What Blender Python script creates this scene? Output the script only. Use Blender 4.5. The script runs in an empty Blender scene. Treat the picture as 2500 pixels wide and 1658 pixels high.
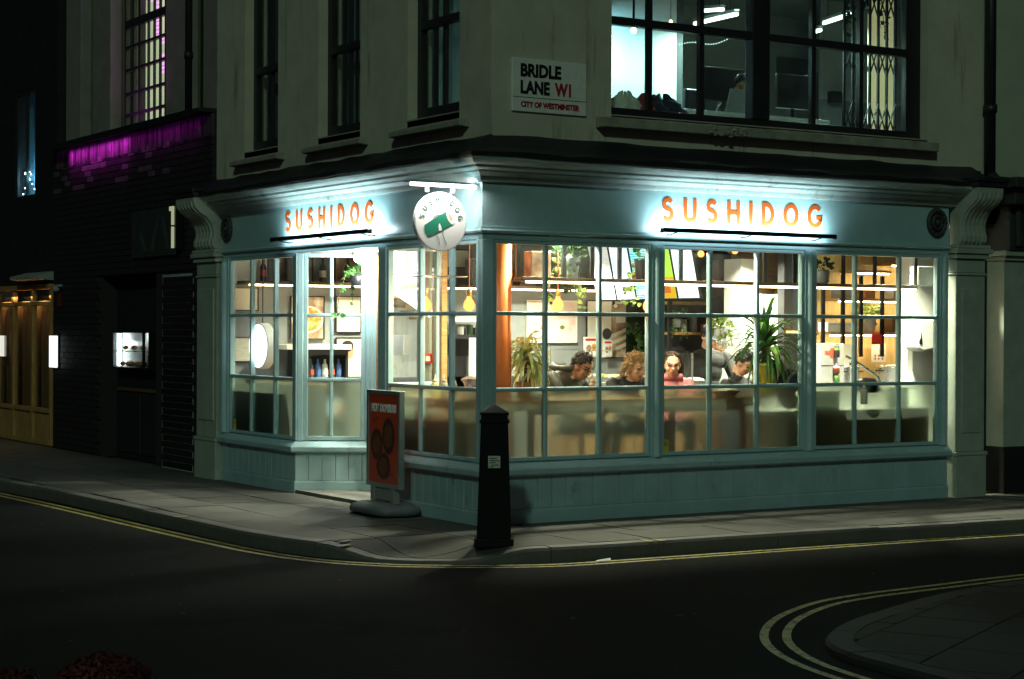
import bpy, math, random
from mathutils import Vector, Matrix
random.seed(11)
sc = bpy.context.scene
col = sc.collection
R = math.radians

# ------------------------------------------------------------------ camera
cam_data = bpy.data.cameras.new('camera')
cam_data.sensor_width = 36.0
cam_data.lens = 64.8
cam_data.clip_end = 400
cam = bpy.data.objects.new('camera', cam_data)
col.objects.link(cam)
def aim(loc, yaw, pitch, roll):
    f = Vector((math.sin(yaw)*math.cos(pitch), math.cos(yaw)*math.cos(pitch), math.sin(pitch)))
    r = Vector((math.cos(yaw), -math.sin(yaw), 0)); u = r.cross(f)
    r2 = r*math.cos(roll) + u*math.sin(roll); u2 = u*math.cos(roll) - r*math.sin(roll)
    return Matrix(((r2.x, u2.x, -f.x, loc[0]), (r2.y, u2.y, -f.y, loc[1]), (r2.z, u2.z, -f.z, loc[2]), (0, 0, 0, 1)))
cam.matrix_world = aim((-7.740, -12.817, 1.6), R(32.07), R(-.31), R(.25))
sc.camera = cam

# ------------------------------------------------------------------ night sky, street light, exposure
SUN_DIR = Vector((.72, .90, -.62)).normalized()          # from the lamp side of the street down onto the corner
world = bpy.data.worlds.new('World'); sc.world = world; world.use_nodes = True
wn = world.node_tree; bg = wn.nodes['Background']
sky = wn.nodes.new('ShaderNodeTexSky'); sky.sky_type = 'NISHITA'; sky.sun_disc = False
sky.sun_elevation = R(28.3); sky.sun_rotation = R(218.7); sky.air_density = 1.0
wn.links.new(sky.outputs[0], bg.inputs[0]); bg.inputs[1].default_value = .0022
sun_data = bpy.data.lights.new('street_light', 'SUN'); sun_data.energy = .42; sun_data.angle = R(3.0); sun_data.color = (.66, 1.0, .75)
sun = bpy.data.objects.new('street_light', sun_data); col.objects.link(sun)
sun.rotation_euler = SUN_DIR.to_track_quat('-Z', 'Y').to_euler()
sc.view_settings.view_transform = 'Standard'; sc.view_settings.look = 'None'
sc.view_settings.exposure = 0.0; sc.view_settings.gamma = 1.0; sc.view_settings.use_curve_mapping = False
sc.render.engine = 'CYCLES'
sc.cycles.use_denoising = True
sc.cycles.max_bounces = 8; sc.cycles.transparent_max_bounces = 16
sc.cycles.sample_clamp_indirect = 6.0; sc.cycles.sample_clamp_direct = 0.0
sc.cycles.use_light_tree = True

# ------------------------------------------------------------------ materials
MATS = {}
def M(name, c, rough=.6, metal=0., var=.18, scale=6., bump=0., bscale=60., emit=None, es=0., spec=.5, stretch=(1,1,1), stain=None, alpha=1.):
    """procedural surface: base colour broken up by two octaves of noise, optional stains and fine relief"""
    m = bpy.data.materials.new(name); m.use_nodes = True; n = m.node_tree; L = n.links
    b = n.nodes['Principled BSDF']; b.inputs['Roughness'].default_value = rough; b.inputs['Metallic'].default_value = metal
    b.inputs['Specular IOR Level'].default_value = spec
    tc = n.nodes.new('ShaderNodeTexCoord'); mp = n.nodes.new('ShaderNodeMapping'); mp.inputs['Scale'].default_value = stretch
    L.new(tc.outputs['Object'], mp.inputs[0])
    if var > 0:
        t = n.nodes.new('ShaderNodeTexNoise'); t.inputs['Scale'].default_value = scale; t.inputs['Detail'].default_value = 6; t.inputs['Roughness'].default_value = .65
        L.new(mp.outputs[0], t.inputs[0])
        r = n.nodes.new('ShaderNodeMapRange'); r.inputs[1].default_value = .3; r.inputs[2].default_value = .7
        r.inputs[3].default_value = 1-var; r.inputs[4].default_value = 1+var*.6; L.new(t.outputs[0], r.inputs[0])
        x = n.nodes.new('ShaderNodeVectorMath'); x.operation = 'SCALE'; x.inputs[0].default_value = c[:3]
        L.new(r.outputs[0], x.inputs['Scale']); out = x.outputs[0]
        if stain:
            s = n.nodes.new('ShaderNodeTexNoise'); s.inputs['Scale'].default_value = stain[1]; s.inputs['Detail'].default_value = 8; s.inputs['Roughness'].default_value = .7
            mp2 = n.nodes.new('ShaderNodeMapping'); mp2.inputs['Scale'].default_value = stain[3] if len(stain) > 3 else (1, 1, 1)
            L.new(tc.outputs['Object'], mp2.inputs[0]); L.new(mp2.outputs[0], s.inputs[0])
            q = n.nodes.new('ShaderNodeMapRange'); q.inputs[1].default_value = stain[2]; q.inputs[2].default_value = stain[2]+.12; L.new(s.outputs[0], q.inputs[0])
            mx = n.nodes.new('ShaderNodeMixRGB'); L.new(q.outputs[0], mx.inputs[0]); L.new(out, mx.inputs[1]); mx.inputs[2].default_value = (*stain[0], 1); out = mx.outputs[0]
        L.new(out, b.inputs['Base Color'])
        rr = n.nodes.new('ShaderNodeMapRange'); rr.inputs[3].default_value = max(.03, rough-.1); rr.inputs[4].default_value = min(1, rough+.1); L.new(t.outputs[0], rr.inputs[0]); L.new(rr.outputs[0], b.inputs['Roughness'])
    else:
        b.inputs['Base Color'].default_value = (*c[:3], 1)
    if bump:
        k = n.nodes.new('ShaderNodeTexNoise'); k.inputs['Scale'].default_value = bscale; k.inputs['Detail'].default_value = 5; L.new(mp.outputs[0], k.inputs[0])
        bp = n.nodes.new('ShaderNodeBump'); bp.inputs['Strength'].default_value = bump; bp.inputs['Distance'].default_value = .01
        L.new(k.outputs[0], bp.inputs['Height']); L.new(bp.outputs[0], b.inputs['Normal'])
    if emit:
        b.inputs['Emission Color'].default_value = (*emit, 1); b.inputs['Emission Strength'].default_value = es
    MATS[name] = m
    return m
def wood(name, c, c2, rough=.5, sc_=(2, 20, 20)):
    m = M(name, c, rough, var=.15); n = m.node_tree; L = n.links; b = n.nodes['Principled BSDF']
    tc = n.nodes.new('ShaderNodeTexCoord'); mp = n.nodes.new('ShaderNodeMapping'); mp.inputs['Scale'].default_value = sc_
    t = n.nodes.new('ShaderNodeTexNoise'); t.inputs['Scale'].default_value = 2.2; t.inputs['Detail'].default_value = 7; t.inputs['Distortion'].default_value = 1.2
    L.new(tc.outputs['Object'], mp.inputs[0]); L.new(mp.outputs[0], t.inputs[0])
    cr = n.nodes.new('ShaderNodeValToRGB'); cr.color_ramp.elements[0].color = (*c2, 1); cr.color_ramp.elements[1].color = (*c, 1)
    cr.color_ramp.elements[0].position = .35; cr.color_ramp.elements[1].position = .65
    L.new(t.outputs[0], cr.inputs[0]); L.new(cr.outputs[0], b.inputs['Base Color'])
    return m
def schlick(n, f0):
    """facing-dependent reflectance, the same from both sides of a sheet"""
    L = n.links; g = n.nodes.new('ShaderNodeNewGeometry'); d = n.nodes.new('ShaderNodeVectorMath'); d.operation = 'DOT_PRODUCT'; L.new(g.outputs['Normal'], d.inputs[0]); L.new(g.outputs['Incoming'], d.inputs[1])
    def mth(op, a, b):
        x = n.nodes.new('ShaderNodeMath'); x.operation = op
        for k, v in enumerate((a, b)):
            if isinstance(v, (int, float)): x.inputs[k].default_value = v
            elif v is not None: L.new(v, x.inputs[k])
        return x.outputs[0]
    c = mth('ABSOLUTE', d.outputs['Value'], None); k = mth('POWER', mth('SUBTRACT', 1.0, c), 5.0)
    return mth('ADD', mth('MULTIPLY', k, 1-f0), f0)
def glass(name, tint=(1, 1, 1), refl=1.0, rough=.02, dirt=.004):
    """thin clear pane: fresnel mirror over a clear sheet with a faint film of dust"""
    m = bpy.data.materials.new(name); m.use_nodes = True; n = m.node_tree; L = n.links; n.nodes.remove(n.nodes['Principled BSDF'])
    o = n.nodes['Material Output']; tr = n.nodes.new('ShaderNodeBsdfTransparent'); tr.inputs[0].default_value = (*tint, 1)
    gl = n.nodes.new('ShaderNodeBsdfGlossy'); gl.inputs['Roughness'].default_value = rough
    fr = schlick(n, .043*refl)
    mx = n.nodes.new('ShaderNodeMixShader'); L.new(fr, mx.inputs[0]); L.new(tr.outputs[0], mx.inputs[1]); L.new(gl.outputs[0], mx.inputs[2])
    df = n.nodes.new('ShaderNodeBsdfTranslucent'); df.inputs[0].default_value = (.8, .85, .8, 1)
    tx = n.nodes.new('ShaderNodeTexNoise'); tx.inputs['Scale'].default_value = 3; tx.inputs['Detail'].default_value = 8
    tc = n.nodes.new('ShaderNodeTexCoord'); L.new(tc.outputs['Object'], tx.inputs[0])
    r = n.nodes.new('ShaderNodeMapRange'); r.inputs[1].default_value = .35; r.inputs[2].default_value = .8; r.inputs[4].default_value = dirt*2; L.new(tx.outputs[0], r.inputs[0])
    m2 = n.nodes.new('ShaderNodeMixShader'); L.new(r.outputs[0], m2.inputs[0]); L.new(mx.outputs[0], m2.inputs[1]); L.new(df.outputs[0], m2.inputs[2])
    L.new(m2.outputs[0], o.inputs[0]); MATS[name] = m
    return m
def frosted(name):
    """frosted film on a pane: rough see-through, part milky"""
    m = bpy.data.materials.new(name); m.use_nodes = True; n = m.node_tree; L = n.links; n.nodes.remove(n.nodes['Principled BSDF'])
    o = n.nodes['Material Output']
    rf = n.nodes.new('ShaderNodeBsdfRefraction'); rf.inputs['IOR'].default_value = 1.12; rf.inputs['Roughness'].default_value = .44; rf.inputs[0].default_value = (.86, .94, .86, 1)
    tl = n.nodes.new('ShaderNodeBsdfTranslucent'); tl.inputs[0].default_value = (.70, .80, .70, 1)
    tp = n.nodes.new('ShaderNodeBsdfTransparent'); tp.inputs[0].default_value = (.8, .84, .78, 1)
    tx = n.nodes.new('ShaderNodeTexNoise'); tx.inputs['Scale'].default_value = 2.2; tx.inputs['Detail'].default_value = 6
    tc = n.nodes.new('ShaderNodeTexCoord'); L.new(tc.outputs['Object'], tx.inputs[0])
    r = n.nodes.new('ShaderNodeMapRange'); r.inputs[3].default_value = .05; r.inputs[4].default_value = .18; L.new(tx.outputs[0], r.inputs[0])
    a = n.nodes.new('ShaderNodeMixShader'); L.new(r.outputs[0], a.inputs[0]); L.new(rf.outputs[0], a.inputs[1]); L.new(tl.outputs[0], a.inputs[2])
    c = n.nodes.new('ShaderNodeMixShader'); c.inputs[0].default_value = .04; L.new(a.outputs[0], c.inputs[1]); L.new(tp.outputs[0], c.inputs[2])
    g = n.nodes.new('ShaderNodeBsdfGlossy'); g.inputs['Roughness'].default_value = .25
    e = n.nodes.new('ShaderNodeMixShader'); L.new(schlick(n, .035), e.inputs[0]); L.new(c.outputs[0], e.inputs[1]); L.new(g.outputs[0], e.inputs[2])
    L.new(e.outputs[0], o.inputs[0]); MATS[name] = m
    return m
def glow(name, c, s):
    m = bpy.data.materials.new(name); m.use_nodes = True; n = m.node_tree; n.nodes.remove(n.nodes['Principled BSDF'])
    e = n.nodes.new('ShaderNodeEmission'); e.inputs[0].default_value = (*c, 1); e.inputs[1].default_value = s
    n.links.new(e.outputs[0], n.nodes['Material Output'].inputs[0]); MATS[name] = m
    return m
def ramp_print(name, stops, scale=4, emit=0., kind='noise', stretch=(1, 1, 1), rough=.5):
    """flat print (posters, screens): colours scattered by a texture; emit > 0 for a lit screen"""
    m = bpy.data.materials.new(name); m.use_nodes = True; n = m.node_tree; L = n.links; b = n.nodes['Principled BSDF']; b.inputs['Roughness'].default_value = rough
    tc = n.nodes.new('ShaderNodeTexCoord'); mp = n.nodes.new('ShaderNodeMapping'); mp.inputs['Scale'].default_value = stretch; L.new(tc.outputs['Object'], mp.inputs[0])
    if kind == 'noise':
        t = n.nodes.new('ShaderNodeTexNoise'); t.inputs['Scale'].default_value = scale; t.inputs['Detail'].default_value = 4; o = t.outputs[0]
    elif kind == 'cells':
        t = n.nodes.new('ShaderNodeTexVoronoi'); t.inputs['Scale'].default_value = scale; o = t.outputs['Distance']
    else:
        t = n.nodes.new('ShaderNodeTexWave'); t.inputs['Scale'].default_value = scale; t.bands_direction = 'Z'; t.inputs['Distortion'].default_value = 3 if kind == 'lines' else 0; t.inputs['Detail Scale'].default_value = 4; o = t.outputs[0]
    L.new(mp.outputs[0], t.inputs[0])
    cr = n.nodes.new('ShaderNodeValToRGB'); e = cr.color_ramp.elements
    while len(e) < len(stops): e.new(.5)
    for k, (p, c) in enumerate(stops): e[k].position = p; e[k].color = (*c, 1)
    cr.color_ramp.interpolation = 'CONSTANT' if kind == 'cells' else 'LINEAR'
    L.new(o, cr.inputs[0]); L.new(cr.outputs[0], b.inputs['Base Color'])
    if emit: L.new(cr.outputs[0], b.inputs['Emission Color']); b.inputs['Emission Strength'].default_value = emit
    MATS[name] = m
    return m

# ------------------------------------------------------------------ mesh builder
def tag(o, label=None, cat=None, group=None, kind=None):
    if label: o['label'] = label
    if cat: o['category'] = cat
    if group: o['group'] = group
    if kind: o['kind'] = kind
    return o
def thing(name, label, cat, loc=(0, 0, 0), rz=0, group=None, kind=None):
    o = bpy.data.objects.new(name, None); col.objects.link(o); o.location = loc; o.rotation_euler = (0, 0, rz); o.empty_display_size = .1
    return tag(o, label, cat, group, kind)
def link(name, me, parent=None):
    o = bpy.data.objects.new(name, me); col.objects.link(o); o.parent = parent
    return o
def copy_tree(o, parent=None):
    c = o.copy(); col.objects.link(c); c.parent = parent
    for ch in list(o.children): copy_tree(ch, c)
    return c
class MB:
    def __init__(s): s.v = []; s.f = []; s.mi = []; s.cur = 0
    def mat(s, i): s.cur = i; return s
    def add(s, vs, fs):
        k = len(s.v); s.v += [tuple(p) for p in vs]; s.f += [tuple(k+i for i in f) for f in fs]; s.mi += [s.cur]*len(fs); return s
    def box(s, x0, x1, y0, y1, z0, z1):
        x0, x1 = min(x0, x1), max(x0, x1); y0, y1 = min(y0, y1), max(y0, y1); z0, z1 = min(z0, z1), max(z0, z1)
        return s.add([(x0, y0, z0), (x1, y0, z0), (x1, y1, z0), (x0, y1, z0), (x0, y0, z1), (x1, y0, z1), (x1, y1, z1), (x0, y1, z1)],
                     [(0, 3, 2, 1), (4, 5, 6, 7), (0, 1, 5, 4), (1, 2, 6, 5), (2, 3, 7, 6), (3, 0, 4, 7)])
    def obox(s, c, ax, ay, az):
        c, ax, ay, az = map(Vector, (c, ax, ay, az))
        if ax.cross(ay).dot(az) < 0: ax = -ax
        P = [c+ax*i+ay*j+az*k for k in (-1, 1) for j, i in ((-1, -1), (-1, 1), (1, 1), (1, -1))]
        return s.add(P, [(0, 3, 2, 1), (4, 5, 6, 7), (0, 1, 5, 4), (1, 2, 6, 5), (2, 3, 7, 6), (3, 0, 4, 7)])
    def bar(s, a, b, w, t, up=(0, 0, 1)):
        a, b = Vector(a), Vector(b); d = b-a; u = Vector(up)
        if abs(d.normalized().dot(u)) > .95: u = Vector((0, 1, 0))
        q = d.cross(u).normalized(); u = q.cross(d).normalized()
        return s.obox((a+b)/2, d/2, q*w/2, u*t/2)
    def cyl(s, a, b, r0, r1=None, n=12, caps=True):
        a, b = Vector(a), Vector(b); r1 = r0 if r1 is None else r1; d = (b-a).normalized()
        u = d.orthogonal().normalized(); w = d.cross(u); V = []
        for p, r in ((a, r0), (b, r1)):
            for i in range(n): t = 2*math.pi*i/n; V.append(p+(u*math.cos(t)+w*math.sin(t))*r)
        Fc = [(i, (i+1) % n, n+(i+1) % n, n+i) for i in range(n)]
        if caps: Fc += [tuple(range(n-1, -1, -1)), tuple(range(n, 2*n))]
        return s.add(V, Fc)
    def tube(s, pts, r, n=6, taper=None):
        pts = [Vector(p) for p in pts]; V = []; Fc = []; N = len(pts); u = None
        for i, p in enumerate(pts):
            d = (pts[min(i+1, N-1)]-pts[max(i-1, 0)]).normalized()
            u = d.orthogonal().normalized() if u is None else (u-d*u.dot(d)).normalized()
            w = d.cross(u); rr = r if taper is None else r*(1+(taper-1)*i/(N-1))
            for k in range(n): t = 2*math.pi*k/n; V.append(p+(u*math.cos(t)+w*math.sin(t))*rr)
        for i in range(N-1):
            for k in range(n): Fc.append((i*n+k, i*n+(k+1) % n, (i+1)*n+(k+1) % n, (i+1)*n+k))
        Fc += [tuple(range(n-1, -1, -1)), tuple(range((N-1)*n, N*n))]
        return s.add(V, Fc)
    def lathe(s, prof, c=(0, 0, 0), n=20, squash=(1, 1), caps=True):
        V = []; Fc = []
        for r, z in prof:
            for k in range(n): t = 2*math.pi*k/n; V.append((c[0]+r*math.cos(t)*squash[0], c[1]+r*math.sin(t)*squash[1], c[2]+z))
        for i in range(len(prof)-1):
            for k in range(n): Fc.append((i*n+k, i*n+(k+1) % n, (i+1)*n+(k+1) % n, (i+1)*n+k))
        if caps: Fc += [tuple(range(n-1, -1, -1)), tuple(range((len(prof)-1)*n, len(prof)*n))]
        return s.add(V, Fc)
    def ball(s, c, r, n=14, m=9, rot=None):
        r = (r, r, r) if isinstance(r, (int, float)) else r; V = []; Fc = []; c = Vector(c)
        pr = [(math.sin(math.pi*i/m), -math.cos(math.pi*i/m)) for i in range(1, m)]
        for a, z in pr:
            for k in range(n):
                t = 2*math.pi*k/n; p = Vector((a*math.cos(t)*r[0], a*math.sin(t)*r[1], z*r[2]))
                V.append(c+(rot @ p if rot else p))
        b0 = Vector((0, 0, -r[2])); t0 = Vector((0, 0, r[2])); V += [c+(rot @ b0 if rot else b0), c+(rot @ t0 if rot else t0)]
        for i in range(m-2):
            for k in range(n): Fc.append((i*n+k, i*n+(k+1) % n, (i+1)*n+(k+1) % n, (i+1)*n+k))
        for k in range(n): Fc.append((len(V)-2, (k+1) % n, k)); Fc.append((len(V)-1, (m-2)*n+k, (m-2)*n+(k+1) % n))
        return s.add(V, Fc)
    def prism(s, poly, fn0, fn1):
        """extrude a 2-D polygon: fn0/fn1 map a 2-D point to its two 3-D places"""
        n = len(poly); V = [fn0(p) for p in poly]+[fn1(p) for p in poly]
        return s.add(V, [tuple(range(n-1, -1, -1)), tuple(range(n, 2*n))]+[(i, (i+1) % n, n+(i+1) % n, n+i) for i in range(n)])
    def sweep(s, path, prof, caps=True):
        """run a moulding profile (outward, z) along a plan path with mitred corners; outward is to the right of travel"""
        P = [Vector((p[0], p[1])) for p in path]; N = len(P); nr = []
        for i in range(N-1): d = (P[i+1]-P[i]).normalized(); nr.append(Vector((d.y, -d.x)))
        V = []; k = len(prof)
        for i in range(N):
            a = nr[max(i-1, 0)]; b = nr[min(i, N-2)]; m = (a+b)/(1+a.dot(b))
            for o, z in prof: q = P[i]+m*o; V.append((q.x, q.y, z))
        Fc = [(i*k+j, i*k+(j+1) % k, (i+1)*k+(j+1) % k, (i+1)*k+j) for i in range(N-1) for j in range(k)]
        if caps: Fc += [tuple(range(k-1, -1, -1)), tuple(range((N-1)*k, N*k))]
        return s.add(V, Fc)
    def ribbon(s, pts, ws, side):
        """leaf blade: centre line, half widths, and a side vector; slightly folded along the midrib"""
        pts = [Vector(p) for p in pts]; V = []; Fc = []; sd = Vector(side); N = len(pts)
        for i, (p, w) in enumerate(zip(pts, ws)):
            d = (pts[min(i+1, N-1)]-pts[max(i-1, 0)]).normalized(); q = (sd-d*sd.dot(d)).normalized(); up = d.cross(q)
            V += [p-q*w+up*w*.3, p, p+q*w+up*w*.3]
        for i in range(N-1):
            a = i*3; Fc += [(a, a+1, a+4, a+3), (a+1, a+2, a+5, a+4)]
        return s.add(V, Fc)
    def mesh(s, name, mats, smooth=False):
        me = bpy.data.meshes.new(name); me.from_pydata(s.v, [], s.f)
        for m in (mats if isinstance(mats, (list, tuple)) else [mats]): me.materials.append(MATS[m] if isinstance(m, str) else m)
        if any(s.mi): me.polygons.foreach_set('material_index', s.mi)
        if smooth: me.polygons.foreach_set('use_smooth', [True]*len(s.f))
        me.update()
        return me
    def build(s, name, mats, parent=None, smooth=False, bevel=0., seg=2):
        o = link(name, s.mesh(name, mats, smooth), parent)
        if smooth and not bevel:
            pass
        if bevel:
            b = o.modifiers.new('bevel', 'BEVEL'); b.width = bevel; b.segments = seg; b.limit_method = 'ANGLE'; b.angle_limit = R(40)
        return o
def bake(o):
    """turn modifiers into plain mesh"""
    dg = bpy.context.evaluated_depsgraph_get(); me = bpy.data.meshes.new_from_object(o.evaluated_get(dg)); o.modifiers.clear(); o.data = me
    return o

# lettering ---------------------------------------------------------
def text_mesh(s, size, depth=.002, bold=0., xs=1., space=1.):
    cu = bpy.data.curves.new('text', 'FONT'); cu.body = s; cu.size = size; cu.extrude = depth; cu.offset = bold; cu.space_character = space; cu.resolution_u = 3
    t = bpy.data.objects.new('text', cu); col.objects.link(t); dg = bpy.context.evaluated_depsgraph_get()
    me = bpy.data.meshes.new_from_object(t.evaluated_get(dg)); bpy.data.objects.remove(t); bpy.data.curves.remove(cu)
    for v in me.vertices: v.co.x *= xs
    return me
def put_text(name, s, size, mat, parent, origin, right, up, width=None, depth=.002, bold=0., space=1., align='L'):
    """lay raised lettering on a plane: origin = baseline start (or middle), right/up unit vectors of the plane"""
    me = text_mesh(s, size, depth, bold, 1., space); xs = [v.co.x for v in me.vertices]; w = max(xs)-min(xs); k = width/w if width else 1.; x0 = min(xs)
    o_, r_, u_ = Vector(origin), Vector(right), Vector(up); n_ = r_.cross(u_)
    if align == 'C': o_ = o_-r_*(w*k/2)
    for v in me.vertices: v.co = o_+r_*(v.co.x-x0)*k+u_*v.co.y+n_*(v.co.z+depth)
    me.materials.clear(); me.materials.append(MATS[mat])
    return link(name, me, parent)
def arc(cx, cy, rx, ry, a0, a1, n=12): return [(cx+rx*math.cos(R(a0+(a1-a0)*i/n)), cy+ry*math.sin(R(a0+(a1-a0)*i/n))) for i in range(n+1)]
GLYPH = {'S': (.60, [arc(.30, .725, .21, .195, 30, 268, 12)+arc(.30, .305, .22, .225, 88, -148, 12)[1:]]),
         'U': (.68, [[(.08, 1), (.08, .34)]+arc(.34, .34, .26, .26, 180, 360, 12)[1:]+[(.60, 1)]]),
         'H': (.68, [[(.08, 0), (.08, 1)], [(.60, 0), (.60, 1)], [(.16, .5), (.52, .5)]]),
         'I': (.16, [[(.08, 0), (.08, 1)]]),
         'D': (.68, [[(.08, .5), (.08, .92), (.2, .92)]+arc(.22, .5, .38, .42, 90, -90, 14)+[(.2, .08), (.08, .08), (.08, .49)]]),
         'O': (.86, [arc(.43, .5, .35, .42, 0, 359, 26)]),
         'G': (.80, [arc(.43, .5, .35, .42, 42, 352, 22)+[(.775, .44), (.52, .44)]])}
def glyph(mb, ch, fn, w=.16, depth=1.):
    """fn(u, v, d) places glyph coordinates (height 1) in space, d = 0 back, 1 front"""
    for path in GLYPH[ch][1]:
        P = [Vector(p) for p in path]; N = len(P); L_, R_ = [], []
        for i in range(N):
            a = (P[i]-P[i-1]).normalized() if i else (P[1]-P[0]).normalized()
            b = (P[i+1]-P[i]).normalized() if i < N-1 else a
            na, nb = Vector((-a.y, a.x)), Vector((-b.y, b.x)); m = (na+nb)/max(.35, 1+na.dot(nb))
            L_.append(P[i]+m*w/2); R_.append(P[i]-m*w/2)
        k = []
        for i in range(N): k += [fn(L_[i].x, L_[i].y, 0), fn(R_[i].x, R_[i].y, 0), fn(L_[i].x, L_[i].y, 1), fn(R_[i].x, R_[i].y, 1)]
        Fc = []
        for i in range(N-1):
            a, b = i*4, i*4+4; Fc += [(a+2, a+3, b+3, b+2), (a, b, b+1, a+1), (a, a+2, b+2, b), (a+1, b+1, b+3, a+3)]
        Fc += [(0, 1, 3, 2), (N*4-4, N*4-2, N*4-1, N*4-3)]
        mb.add(k, Fc)
def area(name, loc, direction, long_axis, sx, sy, power, color, parent=None, spread=180):
    d = bpy.data.lights.new(name, 'AREA'); d.shape = 'RECTANGLE'; d.size = sx; d.size_y = sy; d.energy = power; d.color = color; d.spread = R(spread)
    o = bpy.data.objects.new(name, d); col.objects.link(o); o.parent = parent
    z = -Vector(direction).normalized(); x = Vector(long_axis); x = (x-z*x.dot(z)).normalized(); y = z.cross(x)
    o.matrix_local = Matrix(((x.x, y.x, z.x, loc[0]), (x.y, y.y, z.y, loc[1]), (x.z, y.z, z.z, loc[2]), (0, 0, 0, 1)))
    return o
def point(name, loc, power, color, r=.05, parent=None):
    d = bpy.data.lights.new(name, 'POINT'); d.energy = power; d.color = color; d.shadow_soft_size = r
    o = bpy.data.objects.new(name, d); col.objects.link(o); o.location = loc; o.parent = parent
    return o

# ------------------------------------------------------------------ palette
M('shop_paint', (.32, .48, .51), .38, var=.10, scale=5, bump=.12, bscale=35, stain=((.26, .34, .34), 3.0, .66, (1, 1, .5)))
M('shop_paint_low', (.31, .46, .49), .42, var=.14, scale=4, bump=.15, bscale=30, stain=((.13, .15, .14), 3.5, .61, (1, 1, .6)))
M('cornice_paint', (.32, .39, .37), .5, var=.2, scale=7, bump=.25, bscale=25, stain=((.10, .11, .10), 5, .58))
M('pilaster_paint', (.34, .38, .32), .5, var=.16, scale=6, bump=.2, bscale=30, stain=((.16, .16, .13), 3, .62, (1, 1, .4)))
M('stucco', (.52, .50, .40), .8, var=.14, scale=3, bump=.3, bscale=90, stain=((.22, .215, .16), 2.4, .57, (2.2, 2.2, .22)))
M('sill_stone', (.33, .32, .26), .8, var=.3, scale=8, bump=.4, bscale=50)
M('lead', (.016, .018, .02), .6, .2, var=.35, scale=6, bump=.4, bscale=14)
M('black_frame', (.018, .019, .02), .45, var=.2)
M('carved_dark', (.03, .035, .035), .6, var=.3)
M('asphalt', (.026, .027, .027), .9, var=.5, scale=160, bump=.9, bscale=260, stain=((.015, .0155, .0155), .9, .56), spec=.04)
M('slab', (.074, .073, .065), .85, var=.22, scale=5, bump=.35, bscale=120, stain=((.055, .054, .05), 2.2, .58))
M('slab_b', (.056, .056, .05), .85, var=.25, scale=6, bump=.35, bscale=120, stain=((.05, .05, .045), 2.6, .55))
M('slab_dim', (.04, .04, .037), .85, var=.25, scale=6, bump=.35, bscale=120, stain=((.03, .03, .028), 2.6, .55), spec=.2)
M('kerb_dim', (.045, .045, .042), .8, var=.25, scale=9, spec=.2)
M('kerb_stone', (.10, .098, .09), .7, var=.22, scale=9, bump=.3, bscale=90, stain=((.10, .10, .095), 4, .6))
M('joint', (.05, .05, .045), .9, var=.3)
M('yellow_paint', (.38, .33, .08), .65, var=.25, scale=14, bump=.3, bscale=150, stain=((.03, .029, .025), 22, .50))
M('bollard_black', (.004, .004, .0045), .6, var=.3, spec=.15)
M('sticker', (.55, .56, .48), .6, var=.2, scale=60)
M('orange_letter', (.42, .07, .006), .45, var=.06)
M('white_sign', (.86, .87, .84), .35, var=.03)
M('green_print', (.02, .22, .13), .45, var=.05)
M('peach_print', (.85, .45, .22), .45, var=.05)
M('line_print', (.03, .13, .10), .5, var=.05)
M('enamel', (.76, .78, .72), .3, var=.10, scale=10, stain=((.36, .38, .34), 6, .62))
M('letter_black', (.012, .012, .012), .35, var=0)
M('letter_red', (.40, .02, .025), .4, var=0)
M('dark_metal', (.02, .021, .022), .4, .6, var=.2)
M('steel', (.55, .56, .55), .28, .95, var=.12, scale=12)
M('brass', (.55, .30, .08), .35, .9, var=.1)
M('white_wall', (.72, .73, .68), .7, var=.06, scale=3)
M('grey_wall', (.22, .235, .235), .75, var=.2, scale=4, bump=.2, bscale=30)
M('dark_wall', (.035, .036, .04), .7, var=.25)
M('blue_wall', (.025, .045, .09), .5, var=.15)
M('room_ceiling', (.16, .16, .15), .8, var=.15)
M('shop_floor_mat', (.03, .024, .02), .45, var=.2)
wood('oak', (.52, .31, .12), (.33, .18, .06))
wood('oak_pale', (.80, .62, .28), (.68, .47, .18), sc_=(14, 14, 1.5))
wood('oak_dark', (.16, .085, .035), (.09, .045, .018))
M('orange_paint', (.80, .17, .02), .45, var=.12, scale=8)
M('red_plastic', (.55, .03, .02), .35, var=.05)
M('red_steel', (.16, .025, .02), .4, .2, var=.15)
M('cream_paper', (.66, .61, .47), .7, var=.10, scale=8)
M('white_paper', (.78, .78, .74), .7, var=.06, scale=8)
M('black_plastic', (.014, .014, .016), .35, var=.1)
M('white_plastic', (.78, .80, .76), .3, var=.04)
M('grey_plastic', (.24, .24, .23), .45, var=.12)
M('terracotta', (.40, .16, .07), .8, var=.2)
M('pot_grey', (.30, .31, .30), .7, var=.2)
M('pot_yellow', (.62, .50, .06), .5, var=.12)
M('leaf', (.07, .24, .045), .42, var=.35, scale=9)
M('leaf_light', (.24, .36, .08), .42, var=.35, scale=9)
M('leaf_cream', (.88, .82, .36), .42, var=.4, scale=14)
M('leaf_dark', (.018, .055, .018), .45, var=.35, scale=9)
M('stem', (.10, .07, .035), .8, var=.3)
def leafy(name, k=.4):
    m = MATS[name]; n = m.node_tree; L = n.links; b = n.nodes['Principled BSDF']; o = n.nodes['Material Output']; t = n.nodes.new('ShaderNodeBsdfTranslucent'); x = n.nodes.new('ShaderNodeMixShader'); x.inputs[0].default_value = k
    L.new(b.inputs['Base Color'].links[0].from_socket, t.inputs[0]); L.new(b.outputs[0], x.inputs[1]); L.new(t.outputs[0], x.inputs[2]); L.new(x.outputs[0], o.inputs[0])
for nm in ('leaf', 'leaf_light', 'leaf_cream', 'leaf_dark'): leafy(nm)
glass('clear_glass')
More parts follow.
